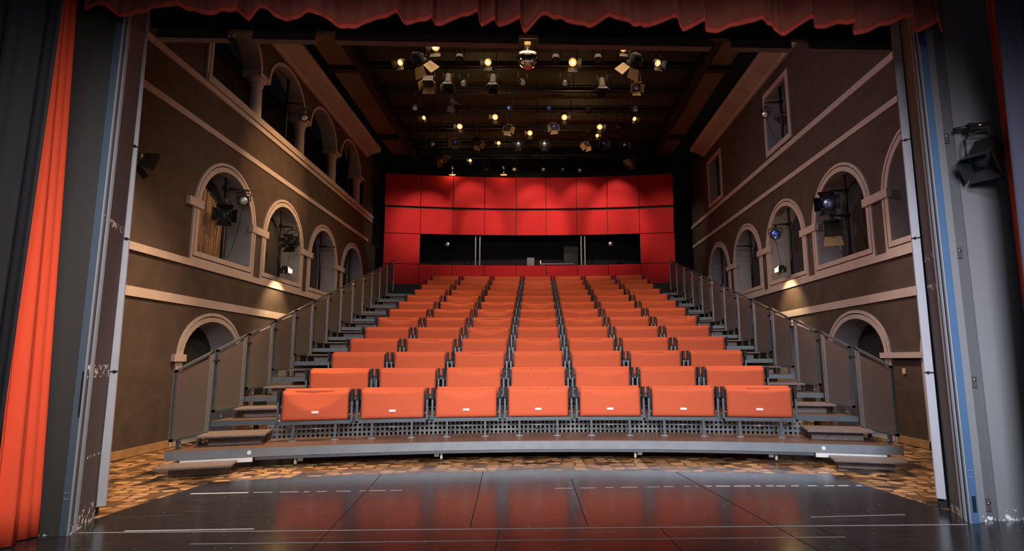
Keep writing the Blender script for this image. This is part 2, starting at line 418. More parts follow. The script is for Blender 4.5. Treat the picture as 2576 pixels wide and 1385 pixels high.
WC = [9.15, 11.91, 14.65, 17.4, 20.15]
def win(yc): return (yc, 1.02, 3.61, 4.45, 1.02)
def low(yc): return (yc, .97, 0.0, 1.6, .70)
nwin = 0
for side in (-1, 1):
    X = XL if side < 0 else XR
    wname = 'wall_left' if side < 0 else 'wall_right'
    lows = [low(11.72), low(14.5)] if side < 0 else [low(8.55), low(11.68), low(14.5)]
    wins = [win(y) for y in (WC[1:] if side < 0 else WC)]
    b = MB()
    wall_band(b, X, 5.9, 21.8, 0, 2.6, lows)
    wall_band(b, X, 5.9, 21.8, 2.6, 6.1, wins)
    arcs = [(11.85, 1.0, 8.33, 8.33, .80), (14.38, 1.03, 8.33, 8.33, .80), (16.95, 1.03, 8.33, 8.33, .80), (19.5, 1.0, 8.33, 8.33, .80)]
    rects = [(14.63, .66, 7.24, 8.80, 0), (20.1, .66, 7.24, 8.75, 0)]
    if side < 0:
        wall_band(b, X, 5.9, 10.80, 6.1, 9.6, []); b.face([(X, 10.8, 6.1), (X, 21.8, 6.1), (X, 21.8, 7.14), (X, 10.8, 7.14)])
        b.face([(X, 21.0, 7.14), (X, 21.8, 7.14), (X, 21.8, 8.33), (X, 21.0, 8.33)])
        wall_band(b, X, 10.8, 21.8, 8.33, 9.6, arcs)
    else:
        wall_band(b, X, 5.9, 23.4, 6.1, 9.6, rects)
    b.face([(X, 21.8, 0), (X, 23.4, 0), (X, 23.4, 6.1), (X, 21.8, 6.1)])
    if side < 0: b.face([(X, 21.8, 6.1), (X, 22.4, 6.1), (X, 22.4, 9.6), (X, 21.8, 9.6)])
    b.face([(X, 23.4, 0), (X + side * 1.6, 23.4, 0), (X + side * 1.6, 23.4, 9.6), (X, 23.4, 9.6)])
    wo = b.build(wname, M_wall, kind='structure')
    # lower arches
    for o in lows:
        nwin += 1
        nb = niche(side, X, o, .55, [M_niche, M_rib], 'window_%d' % nwin)
        f = MB(); strip(f, side, X, o, 0, .09, .03, False); strip(f, side, X, o, .115, .175, .03, False); f.build('window_frame', M_trim, nb)
    for o in wins:
        nwin += 1
        nb = niche(side, X, o, .55, [M_niche, M_rib], 'window_%d' % nwin)
        f = MB(); strip(f, side, X, o, 0, .10, .035); strip(f, side, X, o, .125, .185, .035); f.build('window_frame', M_trim, nb)
    if side > 0:
        for o in rects:
            nwin += 1
            nb = niche(side, X, o, .55, [M_niche, M_rib], 'window_%d' % nwin)
            f = MB(); strip(f, side, X, o, 0, .15, .03); f.build('window_frame', M_trim, nb)
    # imposts
    b = MB()
    ys = [w[0] for w in wins]
    spans = [(ys[0] - 1.42, ys[0] - .96)] + [(p + .97, q - .97) for p, q in zip(ys[:-1], ys[1:])] + [(ys[-1] + .97, ys[-1] + 1.3)]
    for p, q in spans: b.span((X + side * .02, p, 4.44), (X - side * .075, q, 4.60))
    if side < 0:
        b.span((X + side * .02, 10.45, 1.51), (X - side * .07, 10.80, 1.64))
    else:
        b.span((X + side * .02, 9.42, 1.50), (X - side * .07, 10.80, 1.60))
    b.build('trim_5' if side < 0 else 'trim_6', M_trim, kind='structure')
    # string courses
    b = MB()
    for z0, z1, out in ((2.56, 2.72, .03), (3.30, 3.43, .04), (6.05, 6.17, .035)):
        b.span((X + side * .02, 5.95, z0), (X - side * out, 21.8 if side < 0 else 23.35, z1))
    if side < 0:
        b.span((X - .02, 5.95, 6.90), (X + .05, 22.2, 7.01)); b.span((X - .02, 10.75, 7.03), (X + .08, 22.2, 7.18))
        b.span((X - .02, 10.72, 7.03), (X + .05, 10.79, 9.4)); b.span((X - .02, 10.82, 7.15), (X + .05, 10.90, 9.4))
    else:
        b.span((X + .02, 5.95, 6.86), (X - .05, 23.35, 7.0))
    b.build('trim_7' if side < 0 else 'trim_8', M_trim, kind='structure')
    b = MB(); b.span((X + side * .02, 5.95, 0), (X - side * .03, 10.55 if side < 0 else 10.5, .13)); b.span((X + side * .02, 12.9, 0), (X - side * .03, 13.4, .13))
    b.build('baseboard_left' if side < 0 else 'baseboard_right', M_base, kind='structure')
    # cornice: sloping soffit under the ceiling
    b = MB()
    prof = [(X + side * .02, 9.28), (X - side * .06, 9.30), (X - side * .10, 9.36), (X - side * .50, 9.50), (X - side * .54, 9.53), (X - side * .54, 9.62), (X + side * .02, 9.62)]
    ye = 21.3
    n = len(prof)
    for k in range(n):
        p, q = prof[k], prof[(k + 1) % n]
        b.face([(p[0], 5.95, p[1]), (q[0], 5.95, q[1]), (q[0], ye if k in (2, 3, 4) or True else ye, q[1]), (p[0], ye, p[1])])
    b.face([(p[0], ye, p[1]) for p in prof])
    b.build('trim_9' if side < 0 else 'trim_10', M_trim, kind='structure')
    if side < 0:
        # loggia behind the upper arches
        b = MB()
        b.face([(X, 10.8, 7.14), (X, 21.2, 7.14), (X - 1.4, 21.2, 7.14), (X - 1.4, 10.8, 7.14)])
        b.face([(X - 1.4, 10.8, 7.14), (X - 1.4, 21.2, 7.14), (X - 1.4, 21.2, 9.5), (X - 1.4, 10.8, 9.5)])
        b.face([(X, 10.8, 7.14), (X - 1.4, 10.8, 7.14), (X - 1.4, 10.8, 9.5), (X, 10.8, 9.5)])
        b.face([(X, 21.2, 7.14), (X - 1.4, 21.2, 7.14), (X - 1.4, 21.2, 9.5), (X, 21.2, 9.5)])
        for o in arcs:
            pts = outline(*o)[1:-1]
            for p, q in zip(pts[:-1], pts[1:]):
                b.face([(X, *p), (X, *q), (X - .42, *q), (X - .42, *p)], mi=1)
                b.face([(X - .42, *p), (X - .42, *q), (X - .42, q[0], 9.5), (X - .42, p[0], 9.5)])
        for p in (13.115, 15.665, 18.24, 20.8):
            b.face([(X, p - .32, 8.33), (X, p + .32, 8.33), (X - .42, p + .32, 8.33), (X - .42, p - .32, 8.33)], mi=1)
        b.build('wall_loggia', [M_dark, M_niche], kind='structure')
        f = MB()
        for o in arcs:
            strip(f, side, X, o, 0, .08, .03, False)
        f.build('trim_11', M_trim, kind='structure')
        for p in (13.115, 15.665, 18.24, 20.8):
            c = MB()
            M = Matrix.Translation((X - .21, p, 0)) @ Matrix.Rotation(-pi / 2, 4, 'X')
            # axis: local h runs along -Y of lathe -> rotate so that h is +Z
            M = Matrix.Translation((X - .21, p, 0)) @ Matrix.Rotation(pi / 2, 4, 'X')
            c.lathe([(.20, 7.18), (.20, 7.24), (.17, 7.27), (.155, 7.31), (.14, 8.0), (.135, 8.04), (.16, 8.06), (.16, 8.09), (.14, 8.1), (.17, 8.15), (.22, 8.2), (.22, 8.24)], M, 24)
            c.box((X - .21, p, 8.285), (.46, .50, .1))
            c.build('column', M_trim, kind='structure')

# ------------------------------------------------------------------ proscenium
b = MB(); b.prism([(-4.13, 5.38), (-4.335, 5.93), (-7.5, 5.95), (-7.5, 5.40)], 0, 8); b.build('wall_proscenium_left', M_reveal, kind='structure')
b = MB(); b.span((-7.5, 5.36, 0), (-4.19, 5.395, 8)); b.build('wall_stage_left', M_pros_l, kind='structure')
b = MB(); b.prism([(3.985, 5.56), (4.10, 5.93), (7.5, 5.95), (7.5, 5.70)], 0, 8); b.build('wall_proscenium_right', M_reveal_r, kind='structure')
b = MB(); b.span((4.135, 5.555, 0), (4.27, 5.58, 8)); b.build('trim_13', M_pros_d, kind='structure')
b = MB(); b.span((4.03, 5.50, 0), (4.135, 5.54, 8)); b.span((4.27, 5.53, 0), (4.285, 5.58, 8)); b.span((4.285, 5.545, 0), (7.5, 5.6, 8))
b.build('wall_stage_right', M_pros_r, kind='structure')
b = MB(); b.span((-7.5, 6.2, 5.42), (7.5, 6.42, 10.5)); b.build('wall_proscenium_top', M_dark, kind='structure')

def lean(pts_b, pts_t, z0, z1):
    b = MB(); n = len(pts_b)
    A = [(x, y, z0) for x, y in pts_b]; B = [(x, y, z1) for x, y in pts_t]
    for k in range(n):
        j = (k + 1) % n; b.face([A[k], A[j], B[j], B[k]])
    b.face(A[::-1]); b.face(B); return b
# grey jamb strips, in four lengths with dark joints
for side in (-1, 1):
    t = empty('jamb_strip', (0, 0, 0), 0, ('tall pale grey metal strip edging the opening, beside the orange-red curtain' if side < 0 else 'tall pale grey metal strip edging the opening, beside the barn-door spotlight'), 'metal strip')
    zs = [(.10, 1.40), (1.415, 2.78), (2.795, 3.80), (3.815, 6.2)] if side < 0 else [(.10, 1.34), (1.355, 2.76), (2.775, 3.86), (3.875, 6.2)]
    for z0, z1 in zs:
        def px(z): return (-4.295 - .013 * z) if side < 0 else (4.035 + .004 * z)
        def sec(z):
            x = px(z)
            return [(x - .035, 5.93), (x + .012, 5.985), (x + .012, 6.0), (x - .035, 6.0)] if side < 0 else [(x + .035, 5.93), (x - .018, 5.985), (x - .018, 6.0), (x + .035, 6.0)]
        lean(sec(z0), sec(z1), z0, z1).build('strip_length', M_grey, t)
    b = MB()
    for z0, z1 in zs[:-1]:
        b.box((px(z1) + side * .012, 5.975, z1 + .0075), (.036, .04, .03))
    b.build('joint', M_dark, t)
b = MB(); b.span((-4.47, 6.005, 0), (-4.375, 6.03, 6.2)); b.span((4.05, 6.005, 0), (4.16, 6.03, 6.2)); b.build('trim_14', M_dark, kind='structure')
# steel channels on the stage face of the opening
for side in (-1, 1):
    t = empty('steel_channel', (0, 0, 0), 0, ('slim blue-grey steel guide with bright edges beside the dark wall by the curtain' if side < 0 else 'bright blue steel guide channel with shiny edges beside the scuffed grey boards'), 'steel channel')
    if side < 0:
        b = MB(); b.span((-4.205, 5.345, 0), (-4.135, 5.39, 7)); b.build('face_plate', mat('slate_blue_steel', (.075, .12, .16), .4, .2), t)
        b = MB(); b.span((-4.136, 5.344, 0), (-4.128, 5.362, 7)); b.span((-4.15, 5.415, 0), (-4.137, 5.44, 7)); b.span((-4.172, 5.478, 0), (-4.16, 5.486, 7)); b.build('bright_edge', M_edge, t)
        b = MB(); b.span((-4.15, 5.337, 1.02), (-4.135, 5.345, 1.42)); b.build('black_plate', M_black, t)
        b = MB()
        for z in (.31, .36):
            for x in (-4.185, -4.16): b.tube((x, 5.34, z), (x, 5.346, z), .005, 8)
        b.build('rivet', M_edge, t)
    else:
        b = MB(); b.span((3.965, 5.46, 0), (4.035, 5.51, 7)); b.build('face_plate', M_blue, t)
        b = MB(); b.span((3.955, 5.464, 0), (3.964, 5.482, 7)); b.span((3.966, 5.535, 0), (3.978, 5.56, 7)); b.span((3.987, 5.60, 0), (3.999, 5.63, 7)); b.build('bright_edge', M_edge, t)
        b = MB(); b.span((3.985, 5.452, .10), (4.015, 5.461, .24)); b.build('black_plate', M_black, t)
        b = MB()
        for z in (.41, .47):
            for x in (3.985, 4.012): b.tube((x, 5.455, z), (x, 5.461, z), .005, 8)
        b.build('rivet', M_edge, t)
# latch boxes on the right-hand boards
for z, lab in ((.14, 'small steel latch box low on the grey boards, near the floor'), (1.27, 'small steel latch box at waist height on the grey boards'), (2.53, 'small steel latch box on the grey boards below the spotlight'), (3.72, 'small steel latch box on the grey boards level with the spotlight clamp')):
    t = empty('latch_box', (4.19, 5.55, z), 0, lab, 'latch box')
    b = MB(); b.box((0, -.004, 0), (.06, .012, .11)); b.build('plate', M_purple, t)
    b = MB(); b.tube((-.012, -.02, .015), (.012, -.02, .022), .01, 8); b.build('bolt', M_chrome, t)

# sagging metal edge of the safety curtain, in lengths with gaps
def hz(x): return 5.155 - .0175 * x
hx = [(-4.42, -3.60), (-3.31, -2.58), (-2.35, -.21), (.02, 2.05), (2.28, 3.0), (3.2, 4.18)]
t = empty('curtain_edge_rail', (0, 6.28, 0), 0, 'long purple-grey metal rail with gaps under the black header', 'rail')
for x0, x1 in hx:
    b = MB()
    for za, zb, yy in ((0, .075, -.05), (.085, .125, -.03)):
        b.face([(x0, yy, hz(x0) + za), (x1, yy, hz(x1) + za), (x1, yy, hz(x1) + zb), (x0, yy, hz(x0) + zb)])
        b.face([(x0, yy, hz(x0) + za), (x1, yy, hz(x1) + za), (x1, .05, hz(x1) + za), (x0, .05, hz(x0) + za)])
        b.face([(x0, yy, hz(x0) + zb), (x1, yy, hz(x1) + zb), (x1, .05, hz(x1) + zb), (x0, .05, hz(x0) + zb)])
    b.build('rail_length', M_purple, t)
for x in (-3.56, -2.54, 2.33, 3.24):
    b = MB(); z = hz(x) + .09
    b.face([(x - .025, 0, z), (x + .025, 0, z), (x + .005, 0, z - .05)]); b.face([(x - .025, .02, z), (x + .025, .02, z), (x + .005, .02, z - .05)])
    b.build('guide_wedge', mat('lit_orange_wood', (.95, .68, .38), .5), t)  # orange light on the wedges put into the wood colour
b = MB(); b.face([(-4.5, 6.24, hz(-4.5) + .12), (4.4, 6.24, hz(4.4) + .12), (4.4, 6.24, 6.4), (-4.5, 6.24, 6.4)]); b.face([(-4.5, 6.30, hz(-4.5) + .12), (4.4, 6.30, hz(4.4) + .12), (4.4, 6.30, 6.4), (-4.5, 6.30, 6.4)])
b.face([(-4.5, 6.24, hz(-4.5) + .12), (4.4, 6.24, hz(4.4) + .12), (4.4, 6.30, hz(4.4) + .12), (-4.5, 6.30, hz(-4.5) + .12)])
b.build('safety_curtain', M_dark, label='flat black raised safety curtain above the metal rail', cat='curtain')

# ------------------------------------------------------------------ soft curtains
def cloth(name, pts_bottom, pts_top, z0, z1, m, label, nz=24, group=None):
    b = MB(); n = len(pts_bottom); rows = []
    for k in range(nz + 1):
        t = k / nz; z = z0 + (z1 - z0) * t
        rows.append([b.b.verts.new((pts_bottom[i][0] * (1 - t) + pts_top[i][0] * t, pts_bottom[i][1] * (1 - t) + pts_top[i][1] * t, z)) for i in range(n)])
    for A, B in zip(rows[:-1], rows[1:]):
        for i in range(n - 1):
            f = b.b.faces.new([A[i], A[i + 1], B[i + 1], B[i]]); f.smooth = True
    o = b.build(name, m, recalc=False)
    md = o.modifiers.new('thick', 'SOLIDIFY'); md.thickness = .012
    return tag(o, label, 'curtain', group)
def folds(a, bpt, n, amp, per, ph=0, grow=1.0):
    a = Vector(a); e = Vector(bpt); d = (e - a); L = d.length; d.normalize(); nrm = Vector((-d.y, d.x))
    out = []
    for i in range(n + 1):
        s = L * i / n
        q = a + d * s + nrm * (amp * sin(2 * pi * s / per + ph) + .35 * amp * sin(2 * pi * s / (per * .43) + ph * 2))
        out.append((q.x, q.y))
    return out
# red: folds run from the wall towards the stage
lb = folds((-4.42, 5.33), (-4.38, 4.90), 70, .045, .23, .4)
lt = folds((-4.75, 5.33), (-4.62, 5.03), 70, .03, .17, .4)
cloth('stage_curtain', lb, lt, .01, 7.2, M_curtain_o, 'gathered orange-red stage curtain hanging beside black drapes at the dark wall')
lb = folds((4.59, 5.36), (4.56, 5.05), 50, .012, .12, .2)
lt = folds((4.63, 5.36), (4.60, 5.05), 50, .012, .12, .2)
cloth('stage_curtain', lb, lt, .01, 7.2, M_curtain_o, 'thin sliver of orange-red stage curtain beside the purple-black drape')
lb = folds((-4.22, 4.72), (-6.6, 4.45), 120, .05, .34, 1.0)
lt = folds((-4.11, 4.72), (-6.6, 4.45), 120, .05, .34, 1.0)
cloth('wing_drape', lb, lt, .24, 7.2, M_curtain_k, 'black pleated wing drape in front of the gathered orange-red curtain')
lb = folds((4.06, 4.72), (6.6, 4.4), 120, .045, .30, 2.0)
lt = folds((4.23, 4.72), (6.6, 4.4), 120, .045, .30, 2.0)
cloth('wing_drape', lb, lt, .05, 7.2, mat('violet_black_velvet', (.06, .058, .085), .9, spec=.2), 'purple-black pleated wing drape near the barn-door spotlight')

# ruffled valance across the top of the opening
random.seed(5)
NV = 900
xs = [-4.30 + (3.93 + 4.30) * i / NV for i in range(NV + 1)]
kn = [-4.45]
while kn[-1] < 4.2: kn.append(kn[-1] + random.choice([.07, .10, .15, .26, .38, .5]) * random.uniform(.8, 1.15))
hk = [(.035 if i % 2 else -.035) + random.uniform(-.04, .04) for i in range(len(kn))]; yk = [(-1) ** i * random.uniform(.03, .08) for i in range(len(kn))]
xk = [(-1) ** (i + 1) * random.uniform(.0, .055) for i in range(len(kn))]
def sm(x, v):
    for i in range(len(kn) - 1):
        if kn[i] <= x <= kn[i + 1]:
            t = (x - kn[i]) / (kn[i + 1] - kn[i]); t2 = .5 * t + .5 * t * t * (3 - 2 * t)
            return v[i] * (1 - t2) + v[i + 1] * t2
    return v[-1]
def hemz(x):
    base = 4.84 if x < -4 else 4.84 - (x + 4) / 2.2 * .14 if x < -1.8 else 4.70 - (x + 1.8) * .0085
    return base + sm(x, hk) + .008 * sin(x * 31)
val = empty('valance', (0, 0, 0), 0, 'ruffled red cloth valance across the top of the stage opening', 'valance')
for nm, za, zb, m in (('cloth', .05, 1.6, M_val), ('hem_band', 0, .052, M_hem)):
    b = MB(); rows = []
    nz = 10 if nm == 'cloth' else 2
    for k in range(nz + 1):
        t = k / nz; r = []
        for x in xs:
            h0 = hemz(x); z = h0 + za + (zb - za) * t if nm == 'hem_band' else (h0 + za) * (1 - t) + 6.4 * t
            r.append(b.b.verts.new((x + (sm(x, xk) if .1 < x + 4.3 < 8.1 else 0), 5.06 + sm(x, yk) * (1 - .5 * max(0, z - 4.7) / 1.7) + .008 * sin(x * 47), z)))
        rows.append(r)
    for A, B in zip(rows[:-1], rows[1:]):
        for i in range(NV):
            f = b.b.faces.new([A[i], A[i + 1], B[i + 1], B[i]]); f.smooth = True
    o = b.build(nm, m, val, recalc=False)
    md = o.modifiers.new('thick', 'SOLIDIFY'); md.thickness = .01

# ------------------------------------------------------------------ tiers
ORD = ['front', 'second', 'third', 'fourth', 'fifth', 'sixth', 'seventh', 'eighth', 'ninth', 'tenth', 'eleventh', 'twelfth', 'rearmost']
def rowname(k): return 'the front row' if k == 0 else 'the rearmost row' if k == NT - 1 else 'the %s row' % ORD[k]
def arc_pts(r, xa, xb, n=40):
    ta, tb = math.asin(xa / r), math.asin(xb / r)
    return [(r * sin(ta + (tb - ta) * i / n), CY0 + r * cos(ta + (tb - ta) * i / n)) for i in range(n + 1)]
def arc_slab(b, r0, r1, xa, xb, z0, z1, n=40):
    P = arc_pts(r0, xa, xb, n); Q = arc_pts(r1, xa * 1.0, xb * 1.0, n)
    for i in range(n):
        p, p2, q, q2 = P[i], P[i + 1], Q[i], Q[i + 1]
        b.face([(*p, z1), (*p2, z1), (*q2, z1), (*q, z1)]); b.face([(*p, z0), (*p2, z0), (*q2, z0), (*q, z0)])
        b.face([(*p, z0), (*p2, z0), (*p2, z1), (*p, z1)]); b.face([(*q, z0), (*q2, z0), (*q2, z1), (*q, z1)])
    b.face([(*P[0], z0), (*Q[0], z0), (*Q[0], z1), (*P[0], z1)]); b.face([(*P[-1], z0), (*Q[-1], z0), (*Q[-1], z1), (*P[-1], z1)])
for k in range(NT):
    z = Z0 + DZ * k; r = R0 + DR * k
    xa, xb = rail_x(-1, k) - .05, rail_x(1, k) + .05
    t = empty('seating_tier', (0, 0, 0), 0, 'curved seating tier with steel nosing carrying %s of benches' % rowname(k), 'seating tier', 'stepped seating tiers')
    b = MB(); arc_slab(b, r + .012, r + DR + .10, xa, xb, z - .02, z); b.build('deck', M_wood, t)
    b = MB()
    hgt = .125 if k == 0 else .085
    arc_slab(b, r, r + .03, xa, xb, z - hgt, z - .004)
    b.build('fascia', M_steel_l if k == 0 else M_steel, t)
    if k == 0:
        b = MB(); arc_slab(b, r + .012, r + .05, -4.05, 4.0, z - .17, z - hgt - .004); b.build('lower_lip', M_steel, t)
        for x in (-3.53, -1.53, 1.54, 3.5):
            y = fan(r + .16, x); rz = -math.asin(x / r); sg = -1 if x in (-3.53, 1.54) else 1
            c = MB(); M = Matrix.Rotation(rz, 3, 'Z')
            d = M @ Vector((sg * .05, 0, 0)); c.tube(Vector((x, y, .057)) + d * .55, Vector((x, y, .057)) + d * 1.25, .057, 20)
            w = c.build('castor', M_cream, t)
            c = MB(); c.box(Vector((x, y, .095)) - d * .5, (.07, .09, .09), M)
            c.build('fork', M_steel_l, w)
            c = MB()
            for q in (-.02, .02): c.tube(Vector((x, y, .06)) - d * .5 + M @ Vector((q, -.046, 0)), Vector((x, y, .06)) - d * .5 + M @ Vector((q, -.05, 0)), .006, 8)
            c.build('bolt', M_black, w)
        for side, x0, x1 in ((-1, -4.95, -4.08), (1, 4.02, 4.90)):
            b = MB(); arc_slab(b, r + .004, r + .03, x0, x1, z - .19, z - hgt - .004, 6); b.build('kick_plate', M_white, t)
    if k < 2:
        for x in ((-4.12, 4.12) if k == 0 else (-4.19, 4.06)):
            rz = -math.asin(x / r); n = Vector((x / r, sqrt(1 - (x / r) ** 2), 0)); p = Vector((0, CY0, z - .06 if k == 0 else z - .045)) + n * r
            c = MB(); c.tube(p + n * .005, p - n * .008, .028, 18); c.build('marker_disc', M_white, t)
    # perforated riser at the back of the tread
    if k < NT - 1:
        b = MB(); P = arc_pts(r + DR + .02, -4.35, 4.3, 60); uvl = b.b.loops.layers.uv.new('uv')
        zt = z + DZ - .085
        for i in range(60):
            f = b.face([(*P[i], z), (*P[i + 1], z), (*P[i + 1], zt), (*P[i], zt)])
            for lp, (u, v) in zip(f.loops, ((i, 0), (i + 1, 0), (i + 1, zt - z), (i, zt - z))):
                lp[uvl].uv = (u * 8.7 / 60, v)
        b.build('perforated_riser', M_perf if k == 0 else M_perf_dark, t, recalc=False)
    # steel legs under the tier
    b = MB()
    for x in (-4.9, -2.4, 0, 2.4, 4.9):
        y = fan(r + .9, x)
        if k: b.span((x - .03, y - .03, 0), (x + .03, y + .03, z - .02))
    if k: b.build('support_frame', M_steel, t)
# dark back under the top tier
b = MB()
P = arc_pts(R0 + DR * NT + .1, -5.55, 5.15, 30)
for i in range(30): b.face([(*P[i], 0), (*P[i + 1], 0), (*P[i + 1], 4.45), (*P[i], 4.45)])
b.build('wall_under_booth', M_dark, kind='structure')

# half steps in the aisles
def step(name, side, x_in, w, r_front, r_back, z0, z1, label, group):
    xc = side * (x_in + w / 2); rz = -math.asin(xc / r_front)
    n = Vector((xc / r_front, sqrt(1 - (xc / r_front) ** 2), 0))
    p = Vector((0, CY0, z0)) + n * r_front
    t = empty(name, p, rz, label, 'step', group); D = r_back - r_front; h = z1 - z0
    b = MB(); b.box((0, D / 2, h - .015), (w, D, .03)); b.build('tread', M_stepwood, t, bevel=.004)
    b = MB(); b.box((side * -.02, D / 2 + .1, (h - .03) / 2), (w - .2, D - .2, h - .03)); b.build('box_base', M_stepwood, t)
    return t
for side in (-1, 1):
    sd = 'the arcaded wall' if side < 0 else 'the mauve wall'
    step('step_box', side, 4.0 if side > 0 else 4.08, .90, R0 - .50, R0 - .10, 0, .14, 'low wooden floor step before the first tier, on the side of ' + sd, 'aisle steps')
    for k in range(NT - 1):
        r = R0 + DR * k; z = Z0 + DZ * k
        step('step_box', side, 4.05 + (.035 * k if side < 0 else .004 * k), .92, r + .32, r + DR - .03, z, z + .153, 'wooden half step beside %s, aisle by %s' % (rowname(k), sd), 'aisle steps')

# guard panels
def guard(side, k):
    x = rail_x(side, k); z = Z0 + DZ * k; r = R0 + DR * k
    y0 = fan(r, abs(x)) + .0; L = .90
    t = empty('guard_panel', (x, y0, z), 0, 'grey framed smoked guard panel beside %s, along %s' % (rowname(k), 'the arcaded wall' if side < 0 else 'the mauve wall'), 'guard panel', 'smoked guard panels')
    zb, zf, zr = .13, 1.11, 1.395
    b = MB()
    s = .036
    b.span((-s / 2, 0, zb), (s / 2, s, zf))
    for za, zc, hh in ((zb, zb, s), (zf - s, zr - s, s)):
        A = [(-s / 2, 0, za), (s / 2, 0, za), (s / 2, 0, za + hh), (-s / 2, 0, za + hh)]; B = [(p[0], L, p[2] - za + zc) for p in A]
        for i in range(4):
            j = (i + 1) % 4; b.face([A[i], A[j], B[j], B[i]])
        b.face(A); b.face(B)
    b.build('frame', M_steel, t)
    b = MB(); b.span((-s / 2, L - s, zb), (s / 2, L, zr)); b.span((-s / 2, L - 2.6 * s, zb), (s / 2, L - 1.7 * s, zr - .03)); b.build('rear_post', M_alu, t)
    b = MB()
    A = [(-.004, s, zb + s), (-.004, L - 2.6 * s, zb + s), (-.004, L - 2.6 * s, zr - s - .09), (-.004, s, zf - s)]
    B = [(.004, p[1], p[2]) for p in A]
    b.face(A); b.face(B)
    for i in range(4): b.face([A[i], A[(i + 1) % 4], B[(i + 1) % 4], B[i]])
    b.build('pane', M_pane, t)
    for yy in (.20, .70):
        b = MB(); b.span((-.022, yy - .022, 0), (.022, yy + .022, zb)); f = b.build('foot', M_steel, t)
        b = MB(); b.tube((-side * .022, yy - .0, .05), (-side * .036, yy, .05), .011, 8); b.build('bolt', M_chrome, f)
    if k < NT - 1:
        b = MB(); b.span((-.025, L - .01, zr - .17), (.025, L + .17, zr - .14)); b.build('link_bracket', M_black, t)
    return t
for k in range(NT):
    guard(-1, k); guard(1, k)

# ------------------------------------------------------------------ folding two-seat benches
def cushion(name, x0, x1, z0, z1, yf, th, D, push, m, parent, lean=0.0, skew=0.0):
    NX, NZ = 28, 14; b = MB(); front = []; back = []
    for j in range(NZ + 1):
        rf, rb = [], []
        for i in range(NX + 1):
            u = -1 + 2 * i / NX; v = j / NZ
            x = (x0 + x1) / 2 + u * (x1 - x0) / 2; z = z0 + v * (z1 - z0)
            y = yf + lean * v
            if D > 0:
                us = max(-1, min(1, u + skew * (1 - u * u)))
                zl = 1 - D * (1 - us * us)
                if v > zl: y += push * ((v - zl) / max(D, .01)) ** .9 * (1 - us * us) ** .5
            edge = min(1, (1 - abs(u)) / .05, v / .07 + .0, 1)
            top = max(0, (v - .93) / .07)
            ry = (1 - edge) ** 2 * th * .35 + top ** 2 * th * .45
            rf.append(b.b.verts.new((x, y + ry, z - (D > 0) * top * .012 * (1 - u * u))))
            rb.append(b.b.verts.new((x, yf + lean * v + th + (push if D > 0 else 0) * (v > .6) * .3 - top ** 2 * th * .3, z)))
        front.append(rf); back.append(rb)
    for G, fl in ((front, False), (back, True)):
        for j in range(NZ):
            for i in range(NX):
                q = [G[j][i], G[j][i + 1], G[j + 1][i + 1], G[j + 1][i]]
                f = b.b.faces.new(q[::-1] if fl else q); f.smooth = True
    for i in range(NX):
        f = b.b.faces.new([front[NZ][i], front[NZ][i + 1], back[NZ][i + 1], back[NZ][i]]); f.smooth = True
        b.b.faces.new([front[0][i + 1], front[0][i], back[0][i], back[0][i + 1]])
    for j in range(NZ):
        b.b.faces.new([front[j + 1][0], front[j][0], back[j][0], back[j + 1][0]]).smooth = False
        b.b.faces.new([front[j][NX], front[j + 1][NX], back[j + 1][NX], back[j][NX]]).smooth = False
    return b.build(name, m, parent)

def make_bench(D, push, skew):
    t = empty('folding_bench', (0, 0, 0))
    b = MB(); b.span((-.562, -.115, .245), (.562, -.08, .277)); b.span((-.545, -.085, .277), (.545, -.06, .295))
    for s in (-1, 1): b.span((s * .532, -.115, .245), (s * .562, -.08, .60))
    b.build('frame', M_steel, t)
    for s in (-1, 1):
        b = MB(); b.span((s * .31 - .019, -.095, .008), (s * .31 + .019, -.055, .247)); l = b.build('leg', M_steel, t)
        b = MB(); b.box((s * .31, -.07, .004), (.11, .10, .008)); b.build('foot_plate', M_steel_l, l)
        b = MB()
        x = s * .547
        A = [(x - .024, -.125, .775), (x + .024, -.125, .775), (x + .018, -.12, .60), (x - .018, -.12, .60)]
        B = [(x - .024, .03, .775), (x + .024, .03, .775), (x + .018, .0, .44), (x - .018, .0, .44)]
        b.face(A); b.face(B)
        for i in range(4): b.face([A[i], A[(i + 1) % 4], B[(i + 1) % 4], B[i]])
        b.span((x - s * .042 - .006, -.03, .33), (x - s * .042 + .006, .06, .74))
        b.build('armrest', M_black, t)
        b = MB(); b.tube((s * .532, -.1, .385), (s * .505, -.1, .385), .011, 10); b.build('pivot_bolt', M_chrome, t)
    b = MB(); b.tube((-.29, -.075, .175), (.29, -.075, .175), .007, 8); rd = b.build('tie_rod', M_steel_l, t)
    b = MB(); b.path([(-.06, -.085, .175), (-.045, -.085, .12), (.045, -.085, .12), (.06, -.085, .175)], .006, 6); b.build('hook', M_black, rd)
    st = cushion('seat', -.492, .492, .305, .757, -.12, .075, D, push, M_orange, t, lean=.012, skew=skew)
    b = MB(); b.box((0, -.128, .428), (.108, .018, .036)); b.build('number_plate', M_white, st, bevel=.008)
    cushion('backrest', -.492, .492, .40, .792, .0, .07, .12, .01, M_orange, t, lean=.03)
    return t
protos = [make_bench(*a) for a in ((.13, .045, 0), (.66, .09, .1), (.26, .085, -.2), (.36, .085, 0), (.10, .03, 0))]
ptrees = [tree_of(p) for p in protos]
used = set()
pattern = {0: [1, 4, 3, 0, 2, 4, 0], 1: [4, 4, 2, 0, 2, 4, 4], 2: [4, 4, 0, 4, 4, 0, 4], 3: [4, 0, 4, 2, 0, 4, 4]}
COLN = ['at the arcaded wall end', 'second from the arcaded wall', 'third from the arcaded wall', 'in the middle', 'third from the mauve wall', 'second from the mauve wall', 'at the mauve wall end']
rnd = random.Random(11)
